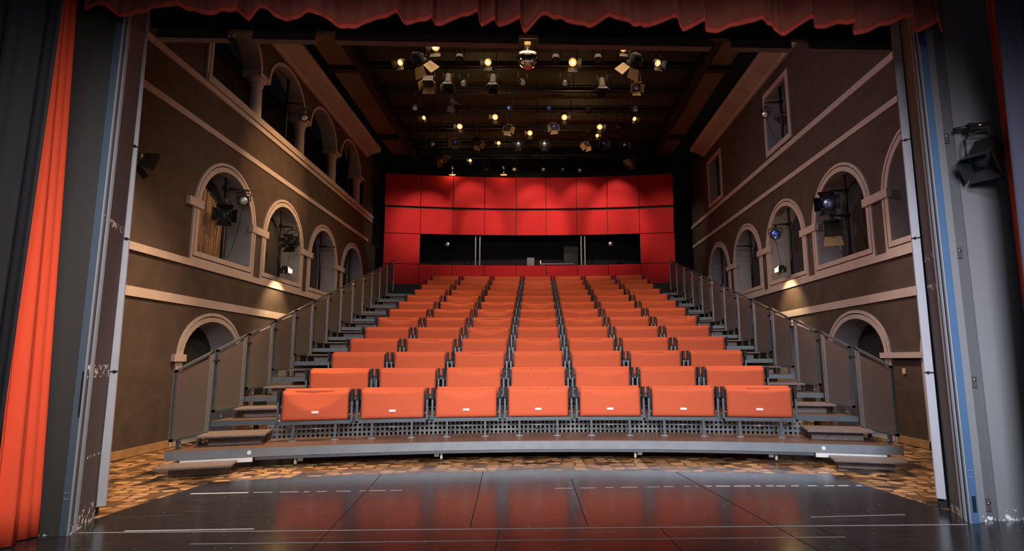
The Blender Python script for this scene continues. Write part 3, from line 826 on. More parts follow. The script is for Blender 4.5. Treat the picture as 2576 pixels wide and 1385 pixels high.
for k in range(NT):
    r = R0 + .70 + DR * k; z = Z0 + DZ * k
    for j in range(7):
        th = ((j - 3) * 1.185 + .005) / r
        v = pattern[k][j] if k in pattern else rnd.choice([0, 2, 4, 4, 3, 0, 4])
        if v not in used: o = protos[v]; used.add(v)
        else: o = copy_tree(protos[v], None, ptrees[v])
        o.location = (r * sin(th), CY0 + r * cos(th), z); o.rotation_euler = (0, 0, -th)
        drape = {1: ' with a sagging cover', 2: ' with a creased cover', 3: ' with a dipping cover'}.get(v, '')
        tag(o, 'orange folding bench%s in %s, %s' % (drape if k < 3 else '', rowname(k), COLN[j]), 'bench', 'orange folding benches')

# ------------------------------------------------------------------ curved red panel wall with the control booth window
RW = 29.75
bx = [-6.05, -4.68, -3.40, -2.14, -.86, .36, 1.60, 2.85, 4.13, 5.47]
zr = [(4.40, 5.28, 0), (5.28, 6.50, 0), (6.50, 7.55, 0), (7.60, 8.93, -.07)]
t = empty('panel_wall', (0, 0, 0), 0, 'curved wall of red fabric panels with a long black window behind the top row', 'wall panelling')
for ri, (za, zb, dy) in enumerate(zr):
    for i in range(9):
        if ri == 1 and 0 < i < 8: continue
        xa, xb = bx[i] + .012, bx[i + 1] - .012
        pa = (xa, fan(RW, xa) + dy); pb = (xb, fan(RW, xb) + dy)
        sag = .0
        b = MB(); b.prism([pa, pb, (pb[0], pb[1] + .05), (pa[0], pa[1] + .05)], za + .012, zb - .012)
        b.build('panel', M_red, t, bevel=.006)
b = MB()
for xa, xb in zip(bx[:-1], bx[1:]):
    for za, zb in ((4.40, 5.28), (6.50, 8.93)) + (((5.28, 6.5),) if xa < -5 or xb > 5 else ()):
        b.prism([(xa, fan(RW, xa) + .05), (xb, fan(RW, xb) + .05), (xb, fan(RW, xb) + .1), (xa, fan(RW, xa) + .1)], za + .03, zb - .03)
b.build('backing', M_dark, t)
for xs_ in ((-2.50, -2.33), (1.78, 1.93)):
    for x in xs_:
        b = MB(); y = fan(RW, x) + .12; b.span((x - .022, y, 5.28), (x + .022, y + .04, 6.5)); b.build('mullion', M_steel_l, t)
b = MB(); b.span((-6.2, 25.0, 4.9), (5.7, 25.1, 7)); b.build('wall_booth', M_dark, kind='structure')
b = MB(); b.span((-6, 22.9, 6.72), (5.5, 25, 6.78)); b.build('ceiling_booth', M_dark, kind='structure')
b = MB(); b.span((-6, 22.95, 4.95), (5.5, 25, 4.998)); b.build('floor_booth', M_dark, kind='structure')
y = 23.3
t = empty('control_desk', (.8, 23.2, 5.0), 0, 'low grey control desk seen through the booth window', 'desk')
b = MB(); b.box((0, 0, .36), (1.4, .5, .05)); b.build('desk_top', M_steel, t)
for sx_ in (-.6, .6):
    b = MB(); b.box((sx_, 0, .17), (.05, .4, .34)); b.build('leg', M_steel, t)
t = empty('monitor', (-.28, 23.25, 5.0), 0, 'small dark blue monitor in the middle of the booth window', 'monitor')
b = MB(); b.box((0, 0, .5), (.3, .04, .34)); b.build('screen', mat('blue_screen', (.06, .08, .12), .3), t)
b = MB(); b.box((0, .02, .16), (.05, .05, .34)); b.box((0, 0, .01), (.2, .15, .02)); b.build('stand', M_black, t)
b = MB(); b.tube((.13, 23.1, 5.0), (.13, 23.1, 5.52), .025, 10); b.build('paper_roll', M_white, label='thin white upright roll beside the monitor in the booth', cat='roll')
b = MB(); b.box((1.42, 24.0, 5.75), (.6, .5, 1.5)); b.build('equipment_rack', M_dark, label='tall black equipment rack inside the booth near the paired mullions', cat='rack')

# ------------------------------------------------------------------ spotlights
def spot(loc, aim, lens, label, kind='fresnel', s=1.0, up=.32, name='spotlight', group=None, glow=False, doors=(1, 1, 1, 1), dmat=None, cable=None):
    """lamp whose lens centre is near loc; aim is the direction it faces; up is the drop from clamp to body"""
    a = Vector(aim).normalized()
    t = empty(name, (loc[0], loc[1], loc[2] + up * s), 0, label, 'spotlight', group)
    q = a.to_track_quat('-Y', 'Z')
    L = .15 if kind == 'fresnel' else .11 if kind == 'par' else .26
    b = MB()
    if kind == 'box':
        b.box((0, .08, 0), (.26, .2, .2)); b.box((0, .2, 0), (.2, .06, .14))
    else:
        b.lathe([(.05, L), (.085, L - .01), (.10, L - .05), (.10, -.02), (.112, -.04), (.112, -.10), (.10, -.10), (.098, -.075)], None, 20)
    for i in range(4): b.span((-.105, L - .05 - i * .03, -.105), (.105, L - .06 - i * .03, .105)) if kind == 'fresnel' else None
    body = b.build('body', M_lampbody, t)
    body.location = (0, 0, -up * s); body.rotation_mode = 'QUATERNION'; body.rotation_quaternion = q; body.scale = (s, s, s)
    b = MB()
    if kind == 'box': b.box((0, -.025, 0), (.22, .012, .16))
    else: b.lathe([(.096, -.06), (.096, -.075), (.085, -.09), (.065, -.104), (.035, -.113), (.004, -.116)], None, 20)
    ln = b.build('lens', lens, body)
    if glow:
        b = MB(); b.lathe([(.045, -.11), (.045, -.12), (.03, -.13), (.004, -.134)], None, 12); b.build('bulb', M_glowcore, body)
    if kind != 'par' or glow:
        w = .105 if kind != 'box' else .13; hh = .105 if kind != 'box' else .1; y0 = -.1 if kind != 'box' else -.03
        for i, (dx, dz) in enumerate(((0, 1), (0, -1), (1, 0), (-1, 0))):
            if not doors[i]: continue
            b = MB(); fl = .16; sp_ = .09
            if dx == 0:
                P = [(-w, y0, dz * hh), (w, y0, dz * hh), (w * 1.25, y0 - fl, dz * (hh + sp_)), (-w * 1.25, y0 - fl, dz * (hh + sp_))]
                Q = [(p[0], p[1] + .004, p[2] + dz * .006) for p in P]
            else:
                P = [(dx * w, y0, -hh), (dx * w, y0, hh), (dx * (w + sp_), y0 - fl, hh * 1.2), (dx * (w + sp_), y0 - fl, -hh * 1.2)]
                Q = [(p[0] + dx * .006, p[1] + .004, p[2]) for p in P]
            b.face(P); b.face(Q)
            for n in range(4): b.face([P[n], P[(n + 1) % 4], Q[(n + 1) % 4], Q[n]])
            b.build('barn_door', dmat or M_lampbody, body)
    yaw = atan2(a.x, -a.y)
    b = MB(); w = .135 if kind != 'box' else .16
    b.path([(-w, 0, -up), (-w, 0, -up * .35), (-w * .6, 0, -.05), (w * .6, 0, -.05), (w, 0, -up * .35), (w, 0, -up)], .009, 6)
    yk_ = b.build('yoke', M_lampbody, t); yk_.rotation_euler = (0, 0, yaw); yk_.scale = (s, s, s)
    b = MB(); b.box((0, 0, -.02), (.05, .06, .08)); b.tube((0, 0, -.06), (0, 0, .03), .012, 8); b.tube((0, .04, 0), (0, -.05, .0), .008, 6)
    b.build('clamp', M_steel, t).scale = (s, s, s)
    if cable:
        b = MB(); b.path([Vector(p) - Vector(t.location) for p in cable], .006, 6); b.build('cable', M_black, t)
    return t

BARS = [13.75, 15.23, 16.73, 18.16, 19.65, 21.12, 22.54]
BN = ['nearest', 'second', 'third', 'fourth', 'fifth', 'sixth', 'farthest']
for i, y in enumerate(BARS):
    t = empty('lighting_bar', (0, y, 9.72), 0, '%s black lighting bar hanging under the ceiling' % BN[i].replace('nearest', 'nearest wide').replace('farthest', 'farthest wide') if i in (0, 6) else '%s black lighting bar under the ceiling counted from the stage' % BN[i], 'lighting bar', 'lighting bars')
    b = MB(); b.tube((-4.88, 0, -.02), (4.62, 0, -.02), .03, 10); b.span((-4.88, -.05, .03), (4.62, .05, .13)); b.build('pipe', M_bar, t)
    x = -4.6
    while x < 4.5:
        b = MB(); b.span((x - .012, -.012, 0), (x + .012, .012, .4)); b.build('hanger', M_lampbody, t); x += 1.15

LENS = {'w': (M_lens_w, 'pale'), 'b': (M_lens_b, 'blue'), 'l': (M_lens_l, 'lavender'), 'k': (M_lens_k, 'dark')}
def relpos(x): 
    d = x + .23
    side = 'arcaded wall side' if d < 0 else 'mauve wall side'
    return '%.1f' % abs(d), side
# (x, y, z, lens or 'g' for lit, kind, aim, scale)
FW = (0, -1, -.55)
lamps = [
 (-2.58, 13.75, 9.50, 'g', 'par', (-.1, -1, -.75), 1.1, 'lit amber spotlight up against the metal rail, arcaded wall side'),
 (-3.46, 13.75, 9.06, 'g', 'par', (-.35, -1, -.75), .85, 'small lit amber spotlight at the arcaded wall end of the nearest bar'),
 (-1.24, 13.75, 9.07, 'g', 'par', (-.1, -1, -.75), .9, 'lit amber spotlight on the nearest bar, between the mirror ball and the arcaded wall'),
 (.92, 13.75, 9.07, 'g', 'par', (.05, -1, -.75), 1.05, 'lit amber spotlight on the nearest bar, just past the mirror ball towards the mauve wall'),
 (2.23, 13.75, 9.46, 'g', 'par', (.1, -1, -.75), .9, 'lit amber spotlight up against the metal rail, mauve wall side'),
 (3.09, 13.75, 9.05, 'g', 'par', (.3, -1, -.75), .85, 'small lit amber spotlight at the mauve wall end of the nearest bar'),
 (-3.0, 13.75, 9.14, 'k', 'fresnel', (.5, .6, -.8), 1.5, 'large spotlight with golden barn doors, arcaded wall end of the nearest bar'),
 (2.50, 13.75, 9.09, 'k', 'fresnel', (-.5, .6, -.8), 1.5, 'large spotlight with golden barn doors, mauve wall end of the nearest bar'),
 (-1.98, 13.75, 9.19, 'k', 'par', (0, -.4, -1), 1.0, 'dark unlit spotlight on the nearest bar, arcaded wall side'),
 (.49, 13.75, 9.17, 'k', 'par', (0, -.4, -1), 1.0, 'dark unlit spotlight hanging just beside the mirror ball'),
 (1.58, 13.75, 9.17, 'k', 'par', (0, -.4, -1), 1.0, 'dark unlit spotlight on the nearest bar, mauve wall side'),
 (-2.06, 15.23, 9.24, 'w', 'par', (-.1, -1, -.6), .95, 'unlit spotlight with pale lens on the second bar, arcaded wall side'),
 (-.40, 15.23, 9.27, 'w', 'par', (.25, -1, -.8), .95, 'unlit spotlight with pale lens right below the mirror ball'),
 (.80, 15.23, 9.25, 'w', 'par', (0, -1, -.6), .95, 'unlit spotlight with round pale lens on the second bar below a lit amber one'),
 (2.81, 15.23, 9.12, 'l', 'fresnel', (0, -1, -.7), .95, 'spotlight with lavender lens and brown flap on the second bar'),
 (-3.06, 15.23, 9.25, 'k', 'box', (0, -.6, -1), 1.1, 'flat black floodlight with brown top flap on the second bar'),
 (-2.50, 15.23, 9.28, 'k', 'profile', (0, -.3, -1), 1.0, 'slim black profile spotlight on the second bar, arcaded wall side'),
 (-1.24, 15.23, 9.26, 'k', 'profile', (0, -.3, -1), 1.0, 'slim black profile spotlight on the second bar, near the pale lens pair'),
 (1.85, 15.23, 9.15, 'k', 'profile', (0, -.3, -1), 1.0, 'slim black profile spotlight on the second bar, mauve wall side'),
 (-3.74, 16.73, 9.22, 'w', 'par', (-.15, -.8, -.9), .95, 'spotlight with dull pale lens at the arcaded wall end of the third bar'),
 (3.04, 16.73, 9.16, 'l', 'par', (.1, -.8, -.9), .95, 'spotlight with pale lavender lens at the mauve wall end of the third bar'),
 (-.84, 16.73, 9.20, 'b', 'par', (0, -1, -.8), .8, 'small dim blue lens spotlight on the third bar, arcaded wall side of centre'),
 (.39, 16.73, 9.20, 'b', 'par', (0, -1, -.8), .8, 'small dim blue lens spotlight on the third bar, mauve wall side of centre'),
 (1.59, 16.73, 9.12, 'k', 'par', (0, -1, -.8), .9, 'dark spotlight on the third bar, mauve wall half'),
 (-2.61, 16.73, 9.40, 'k', 'profile', (.2, -.3, -1), 1.0, 'dark profile spotlight tilted on the third bar, arcaded wall half'),
 (-3.73, 18.16, 9.52, 'g', 'par', (-.5, -1, -.75), .75, 'small lit amber spotlight at the arcaded wall end of the fourth bar'),
 (-2.56, 18.16, 9.22, 'g', 'par', (0, -1, -.75), .95, 'lit amber spotlight with flaps on the fourth bar, arcaded wall half'),
 (-1.39, 18.16, 9.55, 'g', 'par', (0, -1, -.75), 1.0, 'bright lit amber spotlight high on the fourth bar, arcaded wall half'),
 (.92, 18.16, 9.54, 'g', 'par', (0, -1, -.75), 1.0, 'bright lit amber spotlight high on the fourth bar, mauve wall half'),
 (2.09, 18.16, 9.20, 'g', 'par', (0, -1, -.75), .95, 'lit amber spotlight low on the fourth bar, mauve wall half'),
 (3.24, 18.16, 9.48, 'g', 'par', (.4, -1, -.75), .75, 'small lit amber spotlight at the mauve wall end of the fourth bar'),
 (-1.0, 18.16, 9.18, 'k', 'fresnel', (.3, -.8, -.8), 1.0, 'dark spotlight with flaps under the high bright one, arcaded wall half'),
 (.59, 18.16, 9.21, 'b', 'fresnel', (-.2, -1, -.8), 1.0, 'dim blue lens spotlight with flaps beside the high bright one, mauve wall half'),
 (2.78, 18.16, 9.18, 'k', 'par', (0, -1, -.8), .9, 'dark spotlight on the fourth bar near its mauve wall end'),
 (-.25, 19.65, 9.60, 'g', 'par', (0, -1, -.7), .95, 'bright lit amber spotlight in the middle of the fifth bar'),
 (-3.72, 19.65, 9.18, 'l', 'fresnel', (0, -1, -.7), 1.0, 'pale blue lens spotlight at the arcaded wall end of the fifth bar'),
 (-2.93, 19.65, 9.26, 'b', 'fresnel', (0, -1, -.7), 1.0, 'blue lens spotlight on the fifth bar below the lit amber one with flaps'),
 (-2.15, 19.65, 9.27, 'k', 'fresnel', (.4, -.5, -.9), 1.0, 'dark spotlight with bright tan flaps on the fifth bar'),
 (-1.37, 19.65, 9.22, 'g', 'par', (0, -1, -.7), .7, 'small lit amber spotlight on the fifth bar, arcaded wall half'),
 (-.67, 19.65, 9.18, 'w', 'fresnel', (0, -1, -.7), 1.0, 'white-blue lens spotlight just below the middle lit one, arcaded wall side'),
 (.27, 19.65, 9.18, 'w', 'fresnel', (0, -1, -.7), 1.0, 'white-blue lens spotlight just below the middle lit one, mauve wall side'),
 (1.85, 19.65, 9.22, 'k', 'fresnel', (-.5, -.5, -.9), 1.0, 'dark spotlight with golden flap on the fifth bar, mauve wall half'),
 (2.17, 19.65, 9.50, 'g', 'par', (0, -1, -.7), .65, 'tiny lit amber spotlight high on the fifth bar, mauve wall half'),
 (2.41, 19.65, 9.21, 'b', 'fresnel', (0, -1, -.7), 1.0, 'bright blue lens spotlight on the fifth bar, mauve wall half'),
 (3.14, 19.65, 9.16, 'l', 'fresnel', (0, -1, -.7), 1.0, 'pale teal-white lens spotlight at the mauve wall end of the fifth bar'),
 (-3.80, 21.12, 9.28, 'k', 'fresnel', (.6, .5, -.6), 1.35, 'spotlight with big golden flaps at the arcaded wall end of the sixth bar'),
 (-2.56, 21.12, 9.10, 'g', 'par', (0, -1, -.7), .65, 'tiny lit amber spotlight on the sixth bar'),
 (3.72, 21.12, 9.12, 'k', 'fresnel', (-.6, .5, -.6), 1.2, 'spotlight with tan flap at the mauve wall end of the sixth bar'),
 (-2.08, 22.54, 9.22, 'k', 'par', (0, -1, -.6), .8, 'small dark spotlight on the farthest bar, above the red panels'),
 (-.91, 22.54, 9.23, 'w', 'par', (0, -1, -.6), .85, 'pale blue lens spotlight on the farthest bar beside a tan flap'),
 (.26, 22.54, 9.22, 'w', 'par', (0, -1, -.6), .85, 'pale blue lens spotlight in the middle of the farthest bar'),
 (1.05, 22.54, 9.22, 'b', 'par', (0, -1, -.6), .85, 'blue-white lens spotlight on the farthest bar, past the middle'),
 (1.74, 22.54, 9.18, 'l', 'par', (0, -1, -.6), .85, 'lavender-white lens spotlight nearest the mauve wall on the farthest bar'),
]
for (x, y, z, ln, kind, aim, s, lab) in lamps:
    up = max(.16, (9.69 - z) / s)
    if ln == 'g':
        spot((x, y, z), aim, M_glow, lab, kind, s, up, group='lights on the ceiling bars', glow=True, doors=(0, 1, int(x > 0), int(x <= 0)))
    else:
        spot((x, y, z), aim, LENS[ln][0], lab, kind, s, up, group='lights on the ceiling bars', dmat=M_door_tan if ('flap' in lab or 'golden' in lab) else None)
# two clamps of metal clips shining above the red wall
for x, lab in ((-3.45, 'bright metal clip lamp just above the red wall, arcaded wall side'), (-1.36, 'bright metal clip lamp just above the red wall, nearer the middle')):
    t = empty('clip_lamp', (x, 22.55, 8.95), 0, lab, 'spotlight', 'clip lamps on the red wall')
    light('POINT', 'clip_fill', (x, 22.25, 9.0), None, 7, WARM, .03)  # added point light, brightens the clip and the panel tops
    b = MB(); b.box((0, 0, .02), (.26, .12, .05)); b.build('foot', M_door_tan, t)
    b = MB(); b.tube((0, 0, .04), (0, 0, .3), .02, 8); b.tube((-.05, 0, .3), (.05, 0, .34), .03, 8); b.tube((-.09, 0, .4), (.02, 0, .37), .025, 8); b.build('stem', M_chrome, t)

# mirror ball
t = empty('mirror_ball', (-.23, 13.7, 9.14), 0, 'round mirror ball hanging from the nearest lighting bar', 'mirror ball')
b = MB()
nlat, nlon, rb_ = 20, 40, .275
for i in range(nlat):
    for j in range(nlon):
        P = []
        for (a_, c_) in ((i, j), (i, j + 1), (i + 1, j + 1), (i + 1, j)):
            la = -pi / 2 + pi * a_ / nlat; lo = 2 * pi * c_ / nlon
            P.append((rb_ * cos(la) * cos(lo), rb_ * cos(la) * sin(lo), rb_ * sin(la)))
        if i == 0: P = [P[0], P[2], P[3]]
        if i == nlat - 1: P = P[:3]
        b.face(P)
b.build('ball', M_mirror, t)
b = MB(); b.tube((0, 0, .265), (0, 0, .34), .05, 12); b.box((0, 0, .38), (.16, .12, .10)); b.build('motor', M_door_tan, t)
b = MB(); b.tube((0, 0, .42), (0, 0, .58), .02, 8); b.build('hanger', M_lampbody, t)

# lamps inside the booth
for x, lab in ((-3.67, 'spotlight with pale blue lens in the booth window, near the arcaded wall end'), (3.0, 'spotlight with bright ring lens in the booth window, near the mauve wall end')):
    spot((x, 23.1, 6.22), (0, -1, -.25), M_lens_w, lab, 'par', .9, .54)

# poles, arms and lamps in the side windows
def pole(side, y, z0, z1, arms, label, xoff=.09):
    X = XL if side < 0 else XR
    t = empty('lamp_pole', (X + side * xoff, y, z0), 0, label, 'pole', 'lamp poles in the wall openings')
    b = MB(); b.tube((0, 0, 0), (0, 0, z1 - z0), .035, 10); b.build('pole', M_lampbody, t)
    b = MB(); b.box((0, 0, z1 - z0 - .02), (.05, .12, .04)); b.tube((0, 0, z1 - z0 - .02), (0, -.55, z1 - z0 - .02), .012, 6); b.build('top_brace', M_lampbody, t)
    for (za, ya, ln) in arms:
        b = MB(); b.tube((0, 0, za - z0), (-side * ln, ya, za - z0), .024, 8); b.box((0, 0, za - z0), (.1, .1, .08)); b.build('arm', M_lampbody, t)
    return t
LA, RA = 'arcaded wall', 'mauve wall'
WN = ['first', 'second', 'third', 'fourth']
for i, (yc, arms) in enumerate(((11.95, [(5.18, .20, .40)]), (14.65, [(4.98, .1, .40)]), (17.4, [(5.0, .1, .40)]), (20.15, []))):
    pole(-1, yc, 3.62, 5.40, arms, 'black pole standing in the %s arched window of the arcaded wall' % WN[i])
for i, (yc, arms) in enumerate(((11.78, [(5.05, .0, .40), (4.50, 0, .38)]), (14.55, [(4.98, .05, .40)]), (17.3, [(4.95, .05, .42)]), (20.1, []))):
    pole(1, yc, 3.62, 5.40, arms, 'black pole standing in the %s arched window of the mauve wall' % WN[i])
pole(-1, 14.6, 7.15, 9.0, [(8.36, .1, .40)], 'black pole standing in the upper loggia between two columns', .12)
pole(-1, 19.6, 7.15, 8.95, [], 'black pole standing in the farthest loggia bay', .12)
pole(1, 14.55, 7.25, 8.78, [(8.36, .05, .42)], 'black pole standing in the nearer square upper window')
pole(1, 20.05, 7.25, 8.72, [], 'black pole standing in the farther square upper window')
xl, xr_ = -6.36, 6.28
spot((xl, 12.1, 4.95), (.55, -.85, -.3), M_lens_w, 'spotlight with white lens hanging in the first arched window of the arcaded wall', 'fresnel', 1.0, .22, doors=(0, 0, 0, 0), cable=[(xl, 12.12, 4.9), (xl - .1, 12.14, 4.3), (xl - .15, 12.05, 3.85), (xl - .12, 11.85, 3.64)])
spot((xl - .05, 11.5, 4.47), (.5, -.85, -.2), M_lens_k, 'dark spotlight with barn doors low in the first arched window of the arcaded wall', 'fresnel', 1.1, .30)
spot((xl, 14.66, 4.58), (.0, -1, -.35), M_lens_k, 'dark sideways spotlight in the second arched window of the arcaded wall', 'fresnel', 1.15, .32, cable=[(xl, 14.66, 4.5), (xl - .05, 14.6, 4.1), (xl - .05, 14.55, 3.7)])
spot((xl, 14.9, 8.08), (.5, -.85, -.4), M_lens_w, 'spotlight with white ring lens in the upper loggia by a column', 'par', 1.0, .26)
spot((-6.40, 8.78, 4.72), (.6, .7, -.3), M_lens_k, 'dark spotlight half hidden behind the grey jamb strip on the arcaded wall', 'fresnel', 1.1, .2)
spot((xr_, 11.9, 4.80), (-.55, -.8, -.2), M_lens_l, 'spotlight with lavender lens in the largest arched window of the mauve wall', 'fresnel', 1.25, .19)
spot((xr_, 11.83, 4.18), (-.4, -.8, -.9), M_lens_k, 'dark floodlight with brown flap below the lavender lens spotlight', 'box', 1.2, .25, dmat=M_door_tan, doors=(0, 1, 0, 0), cable=[(xr_, 11.85, 4.15), (xr_ + .1, 11.9, 3.85), (xr_ + .15, 11.75, 3.64)])
spot((xr_, 14.7, 4.74), (-.4, -.9, -.2), M_lens_b, 'boxy spotlight with blue lens in the second arched window of the mauve wall', 'par', 1.25, .18, cable=[(xr_, 14.75, 4.65), (xr_ + .05, 14.7, 4.2), (xr_ + .05, 14.5, 3.75)])
spot((xr_, 14.83, 8.14), (-.5, -.8, -.4), M_lens_w, 'spotlight with white ring lens in the nearer square upper window', 'par', 1.0, .22, cable=[(xr_, 14.85, 8.1), (xr_ + .1, 14.8, 7.6), (xr_ + .15, 14.6, 7.3)])
# lit floodlights on the two sills
for side in (-1, 1):
    x, y, z = (-6.30, 14.25, 3.76) if side < 0 else (6.22, 14.40, 3.76)
    t = empty('sill_floodlight', (x, y, z - .14), 0, 'lit floodlight on the window sill of the %s, beaming down the wall' % (LA if side < 0 else RA), 'floodlight')
    b = MB(); b.box((0, 0, .12), (.2, .24, .14)); b.box((0, 0, .21), (.14, .18, .05)); b.build('housing', M_lampbody, t)
    b = MB(); b.box((-side * .105, 0, .12), (.012, .2, .10)); b.build('lit_glass', M_glowcore, t)
    b = MB(); b.path([(0, -.14, .12), (0, -.14, .01), (0, .14, .01), (0, .14, .12)], .01, 6); b.build('bracket', M_chrome, t)
    l = light('SPOT', 'sill_beam', (x - side * .34, y, z - .02), (XL * 1.02 if side < 0 else XR * 1.02, y + .1, 2.3), 170, (1, .68, .32), .05, spot=90, blend=.8)
    light('POINT', 'sill_glow', (x - side * .16, y, z + .02), None, 14, (1, .62, .25), .06)

# bamboo blind in the first arched window of the arcaded wall
t = empty('bamboo_blind', (XL - .12, 11.3, 3.62), 0, 'ragged tan bamboo blind in the first arched window of the arcaded wall', 'blind')
rb = random.Random(5); b = MB()
for i in range(78):
    y = -.38 + i * .0150; y2 = y + rb.uniform(-.03, .03)
    u = (y - .15) / .85
    top = min(1.25, .87 + sqrt(max(0, .98 ** 2 - (y - .61) ** 2)) - .12) - max(0, y) * .5 + .1 * rb.random()
    b.tube((rb.uniform(-.015, .015), y, 0), (rb.uniform(-.03, .03), y2, top), .0085, 6)
b.build('canes', M_bamboo, t)
b = MB(); b.tube((.03, .02, .62), (.03, .02, 1.3), .012, 6); b.tube((.03, .07, .55), (.03, .07, 1.3), .012, 6); b.build('cord', M_door_tan, t)

# wall switch, floor tape
b = MB(); b.box((XR - .012, 10.2, 1.27), (.02, .085, .10)); b.build('wall_switch', mat('ivory_plastic', (.6, .5, .32), .5), label='small ivory switch plate low on the mauve wall', cat='switch')
def tape(x0, y0, x1, y1, w, lab, m=M_tape, broken=False):
    b = MB(); d = Vector((x1 - x0, y1 - y0)); L = d.length; d.normalize(); n = Vector((-d.y, d.x)) * w / 2
    segs = [(0, L)] if not broken else []
    if broken:
        s = 0; rr = random.Random(int(abs(x0) * 100))
        while s < L:
            e = s + rr.uniform(.06, .22); segs.append((s, min(e, L))); s = e + rr.uniform(.03, .12)
    root = empty('floor_tape', (x0, y0, 0), 0, lab, 'tape') if broken else None
    for s, e in segs:
        if broken: b = MB()
        p = Vector((x0, y0)) + d * s; q = Vector((x0, y0)) + d * e
        A = [(p.x - n.x, p.y - n.y), (q.x - n.x, q.y - n.y), (q.x + n.x, q.y + n.y), (p.x + n.x, p.y + n.y)]
        if broken: A = [(q_[0] - x0, q_[1] - y0) for q_ in A]
        b.prism(A, .0005, .0025)
        if broken: b.build('dash', m, root)
    if not broken: b.build('floor_tape', m, label=lab, cat='tape')
M_scuff = mat('worn_edge', (.30, .29, .31), .5)
tape(-4.1, 5.43, 3.9, 5.43, .016, 'long thin pale seam line running across the black stage floor', M_scuff)
tape(-3.72, 5.47, -2.58, 5.50, .022, 'solid white tape strip on the stage floor near the orange-red curtain')
tape(-4.0, 6.93, -3.36, 6.97, .04, 'solid white tape strip on the stage near the low wooden step by the arcaded wall')
tape(-3.3, 6.97, -1.6, 7.02, .03, 'broken grey tape line continuing from the solid white strip', M_scuff, True)
tape(.2, 7.05, 1.9, 7.1, .03, 'broken grey tape line on the stage before the middle benches', M_scuff, True)
tape(2.0, 7.1, 3.85, 7.06, .04, 'broken white tape line on the stage towards the mauve wall', M_tape, True)
tape(2.6, 5.72, 3.55, 5.78, .014, 'thin pale tape strip on the stage near the blue steel channel', M_scuff)
tape(-2.9, 5.08, 2.6, 5.1, .010, 'faint scratched line along the front of the stage floor', M_scuff)
# board joints on the stage
b = MB()
for (x0, y0, x1, y1) in ((-2.1, 8.0, -1.75, 4.0), (-.75, 8.1, -.62, 5.5), (.42, 7.6, .45, 5.5), (1.85, 8.0, 2.3, 4.0), (-.35, 5.4, -.33, 3.5), (1.1, 5.4, 1.2, 3.5), (2.5, 5.4, 2.7, 3.6)):
    d = Vector((x1 - x0, y1 - y0)).normalized(); n = Vector((-d.y, d.x)) * .005
    b.prism([(x0 - n.x, y0 - n.y), (x1 - n.x, y1 - n.y), (x1 + n.x, y1 + n.y), (x0 + n.x, y0 + n.y)], .0003, .0012)
b.build('trim_12', mat('dark_gap', (.002, .002, .002), .9), kind='structure')

# barn-door spotlight on the right-hand stage wall
t = empty('barn_door_spotlight', (4.36, 5.42, 3.76), 0, 'large black spotlight with open barn doors on the grey stage wall', 'spotlight')
b = MB(); b.tube((-.14, .05, .02), (.16, -.02, .06), .02, 8); b.box((0, 0, .02), (.09, .09, .07)); b.build('clamp', M_lampbody, t)
b = MB(); b.tube((.03, -.03, .03), (.16, -.05, .05), .011, 8); b.build('locking_lever', M_chrome, t)
b = MB(); b.path([(-.13, -.06, -.30), (-.13, -.06, -.14), (-.08, -.05, -.07), (.1, -.05, -.05), (.12, -.08, -.10), (.15, -.10, -.34)], .011, 6); b.build('yoke', M_lampbody, t)
body = MB(); body.box((0, .1, 0), (.2, .26, .2)); body.box((0, .25, 0), (.16, .06, .16))
body = body.build('body', M_lampbody, t, bevel=.01)
a = Vector((-.62, -.36, -.70)); body.rotation_mode = 'QUATERNION'; body.rotation_quaternion = a.to_track_quat('-Y', 'Z'); body.location = (.03, -.08, -.33)
b = MB(); b.lathe([(.09, -.035), (.085, -.045), (.05, -.055), (.004, -.058)], None, 18); b.build('lens', M_lens_k, body)
for P in ([(-.11, -.04, .1), (.11, -.04, .1), (.13, -.2, .15), (-.13, -.2, .15)], [(-.11, -.04, -.1), (.11, -.04, -.1), (.13, -.2, -.13), (-.13, -.2, -.13)], [(.11, -.04, -.1), (.11, -.04, .1), (.15, -.2, .12), (.15, -.2, -.12)], [(-.11, -.04, -.1), (-.11, -.04, .1), (-.15, -.2, .12), (-.15, -.2, -.12)]):
    b = MB(); c = Vector((0, -.1, 0)); Q = [tuple(Vector(p) * 1.0 + (Vector((p[0], 0, p[2])).normalized() * .006)) for p in P]
    b.face(P); b.face(Q)
    for n in range(4): b.face([P[n], P[(n + 1) % 4], Q[(n + 1) % 4], Q[n]])
    b.build('barn_door', mat('worn_black_flap', (.05, .05, .052), .35, .4), body)

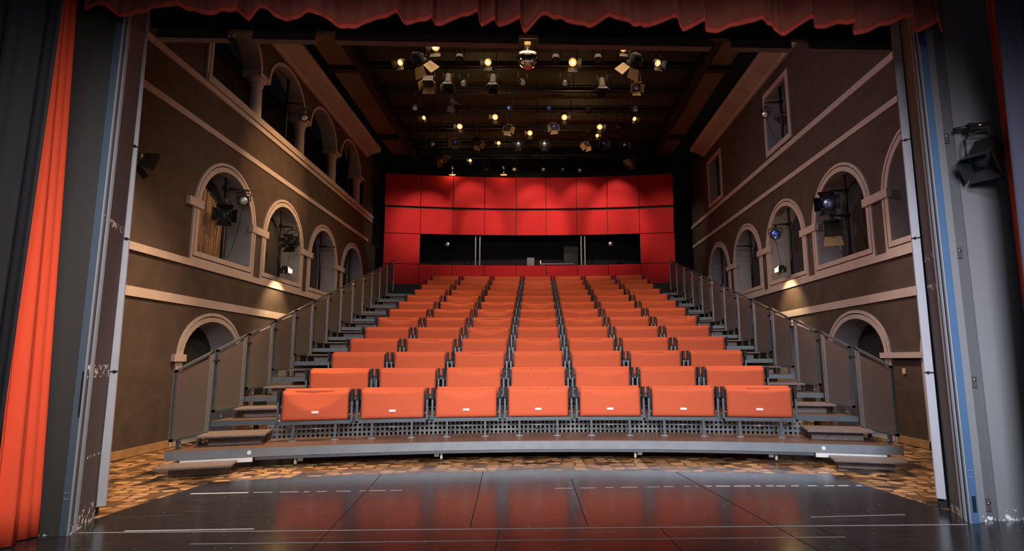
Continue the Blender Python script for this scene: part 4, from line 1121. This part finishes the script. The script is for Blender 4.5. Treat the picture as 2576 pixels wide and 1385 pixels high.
# ------------------------------------------------------------------ beams of the lit lamps, and added washes with no lamp
light('SPOT', 'hall_beam', (3.0, 13.0, 8.75), (-6.58, 14.1, 5.9), 4200, WARM, .12, spot=24, blend=1)
light('SPOT', 'hall_beam', (3.3, 17.2, 8.9), (-6.58, 15.0, 3.0), 900, WARM, .12, spot=70, blend=1)
light('SPOT', 'hall_beam', (2.6, 8.6, 7.6), (-6.58, 11.0, 1.0), 700, WARM, .12, spot=50, blend=1)  # added warm wash for the left wall, no lamp hangs here
light('SPOT', 'hall_beam', (2.5, 7.4, 7.8), (-6.58, 13.5, 4.4), 300, (.72, .84, 1), .12, spot=46, blend=1)  # added cool light for the left window reveals
light('SPOT', 'hall_beam', (-4.4, 7.6, 7.6), (6.50, 13.5, 4.0), 850, (.98, .82, .98), .12, spot=62, blend=1)  # added light for the right window reveals, no lamp hangs here
light('SPOT', 'hall_beam', (-3.4, 12.9, 8.6), (6.50, 13.0, 4.0), 260, (1, .74, .66), .12, spot=80, blend=1)
for sx_ in (-1, 1): light('SPOT', 'hall_beam', (sx_ * 2.2, 17.0, 8.9), (sx_ * 5.3, 22.3, 6.6), 620, (1, .75, .6), .12, spot=32, blend=.9)
for x, tx, e, an in ((-2.56, -4.6, 620, 34), (-1.39, -2.2, 480, 26), (.92, .3, 520, 30), (2.09, 3.2, 520, 36), (-.25, -.4, 260, 50)):
    light('SPOT', 'hall_beam', (x, 18.6, 8.9), (tx, 22.6, 6.9), e, (1, .72, .5), .05, spot=an, blend=.7)
light('SPOT', 'hall_beam', (0, 14.6, 8.8), (-.3, 22.5, 6.2), 950, (1, .75, .6), .2, spot=58, blend=.8)
for x, tx in ((-3.0, -2.5), (-.4, .1), (1.5, 1.9), (3.0, 3.3)):
    light('SPOT', 'hall_beam', (x, 21.4, 9.35), (tx, 22.65, 7.2), 110, (1, .74, .5), .03, spot=70, blend=.7)
light('SPOT', 'hall_beam', (0, 7.7, 6.6), (0, 8.8, 0), 330, (1, .74, .52), .3, spot=100, blend=1)  # added light hidden by the header, brightens the floor before the tiers
light('POINT', 'grid_spill', (-1.5, 15.9, 8.75), None, 30, WARM, .3)  # added points standing in for lamp spill, they warm the ceiling
light('POINT', 'grid_spill', (1.3, 18.8, 8.85), None, 30, WARM, .3)
light('SPOT', 'hall_beam', (-3.6, 9.8, 7.5), (-5.6, 8.2, 0), 3300, (1, .66, .36), .15, spot=62, blend=1)
light('SPOT', 'hall_beam', (3.6, 9.8, 7.5), (5.6, 8.6, 0), 1500, (1, .78, .62), .15, spot=62, blend=1)
light('POINT', 'ball_motor_fill', (-.25, 13.3, 9.85), None, 10, WARM, .05)  # added warm light that gilds the motor and ball top
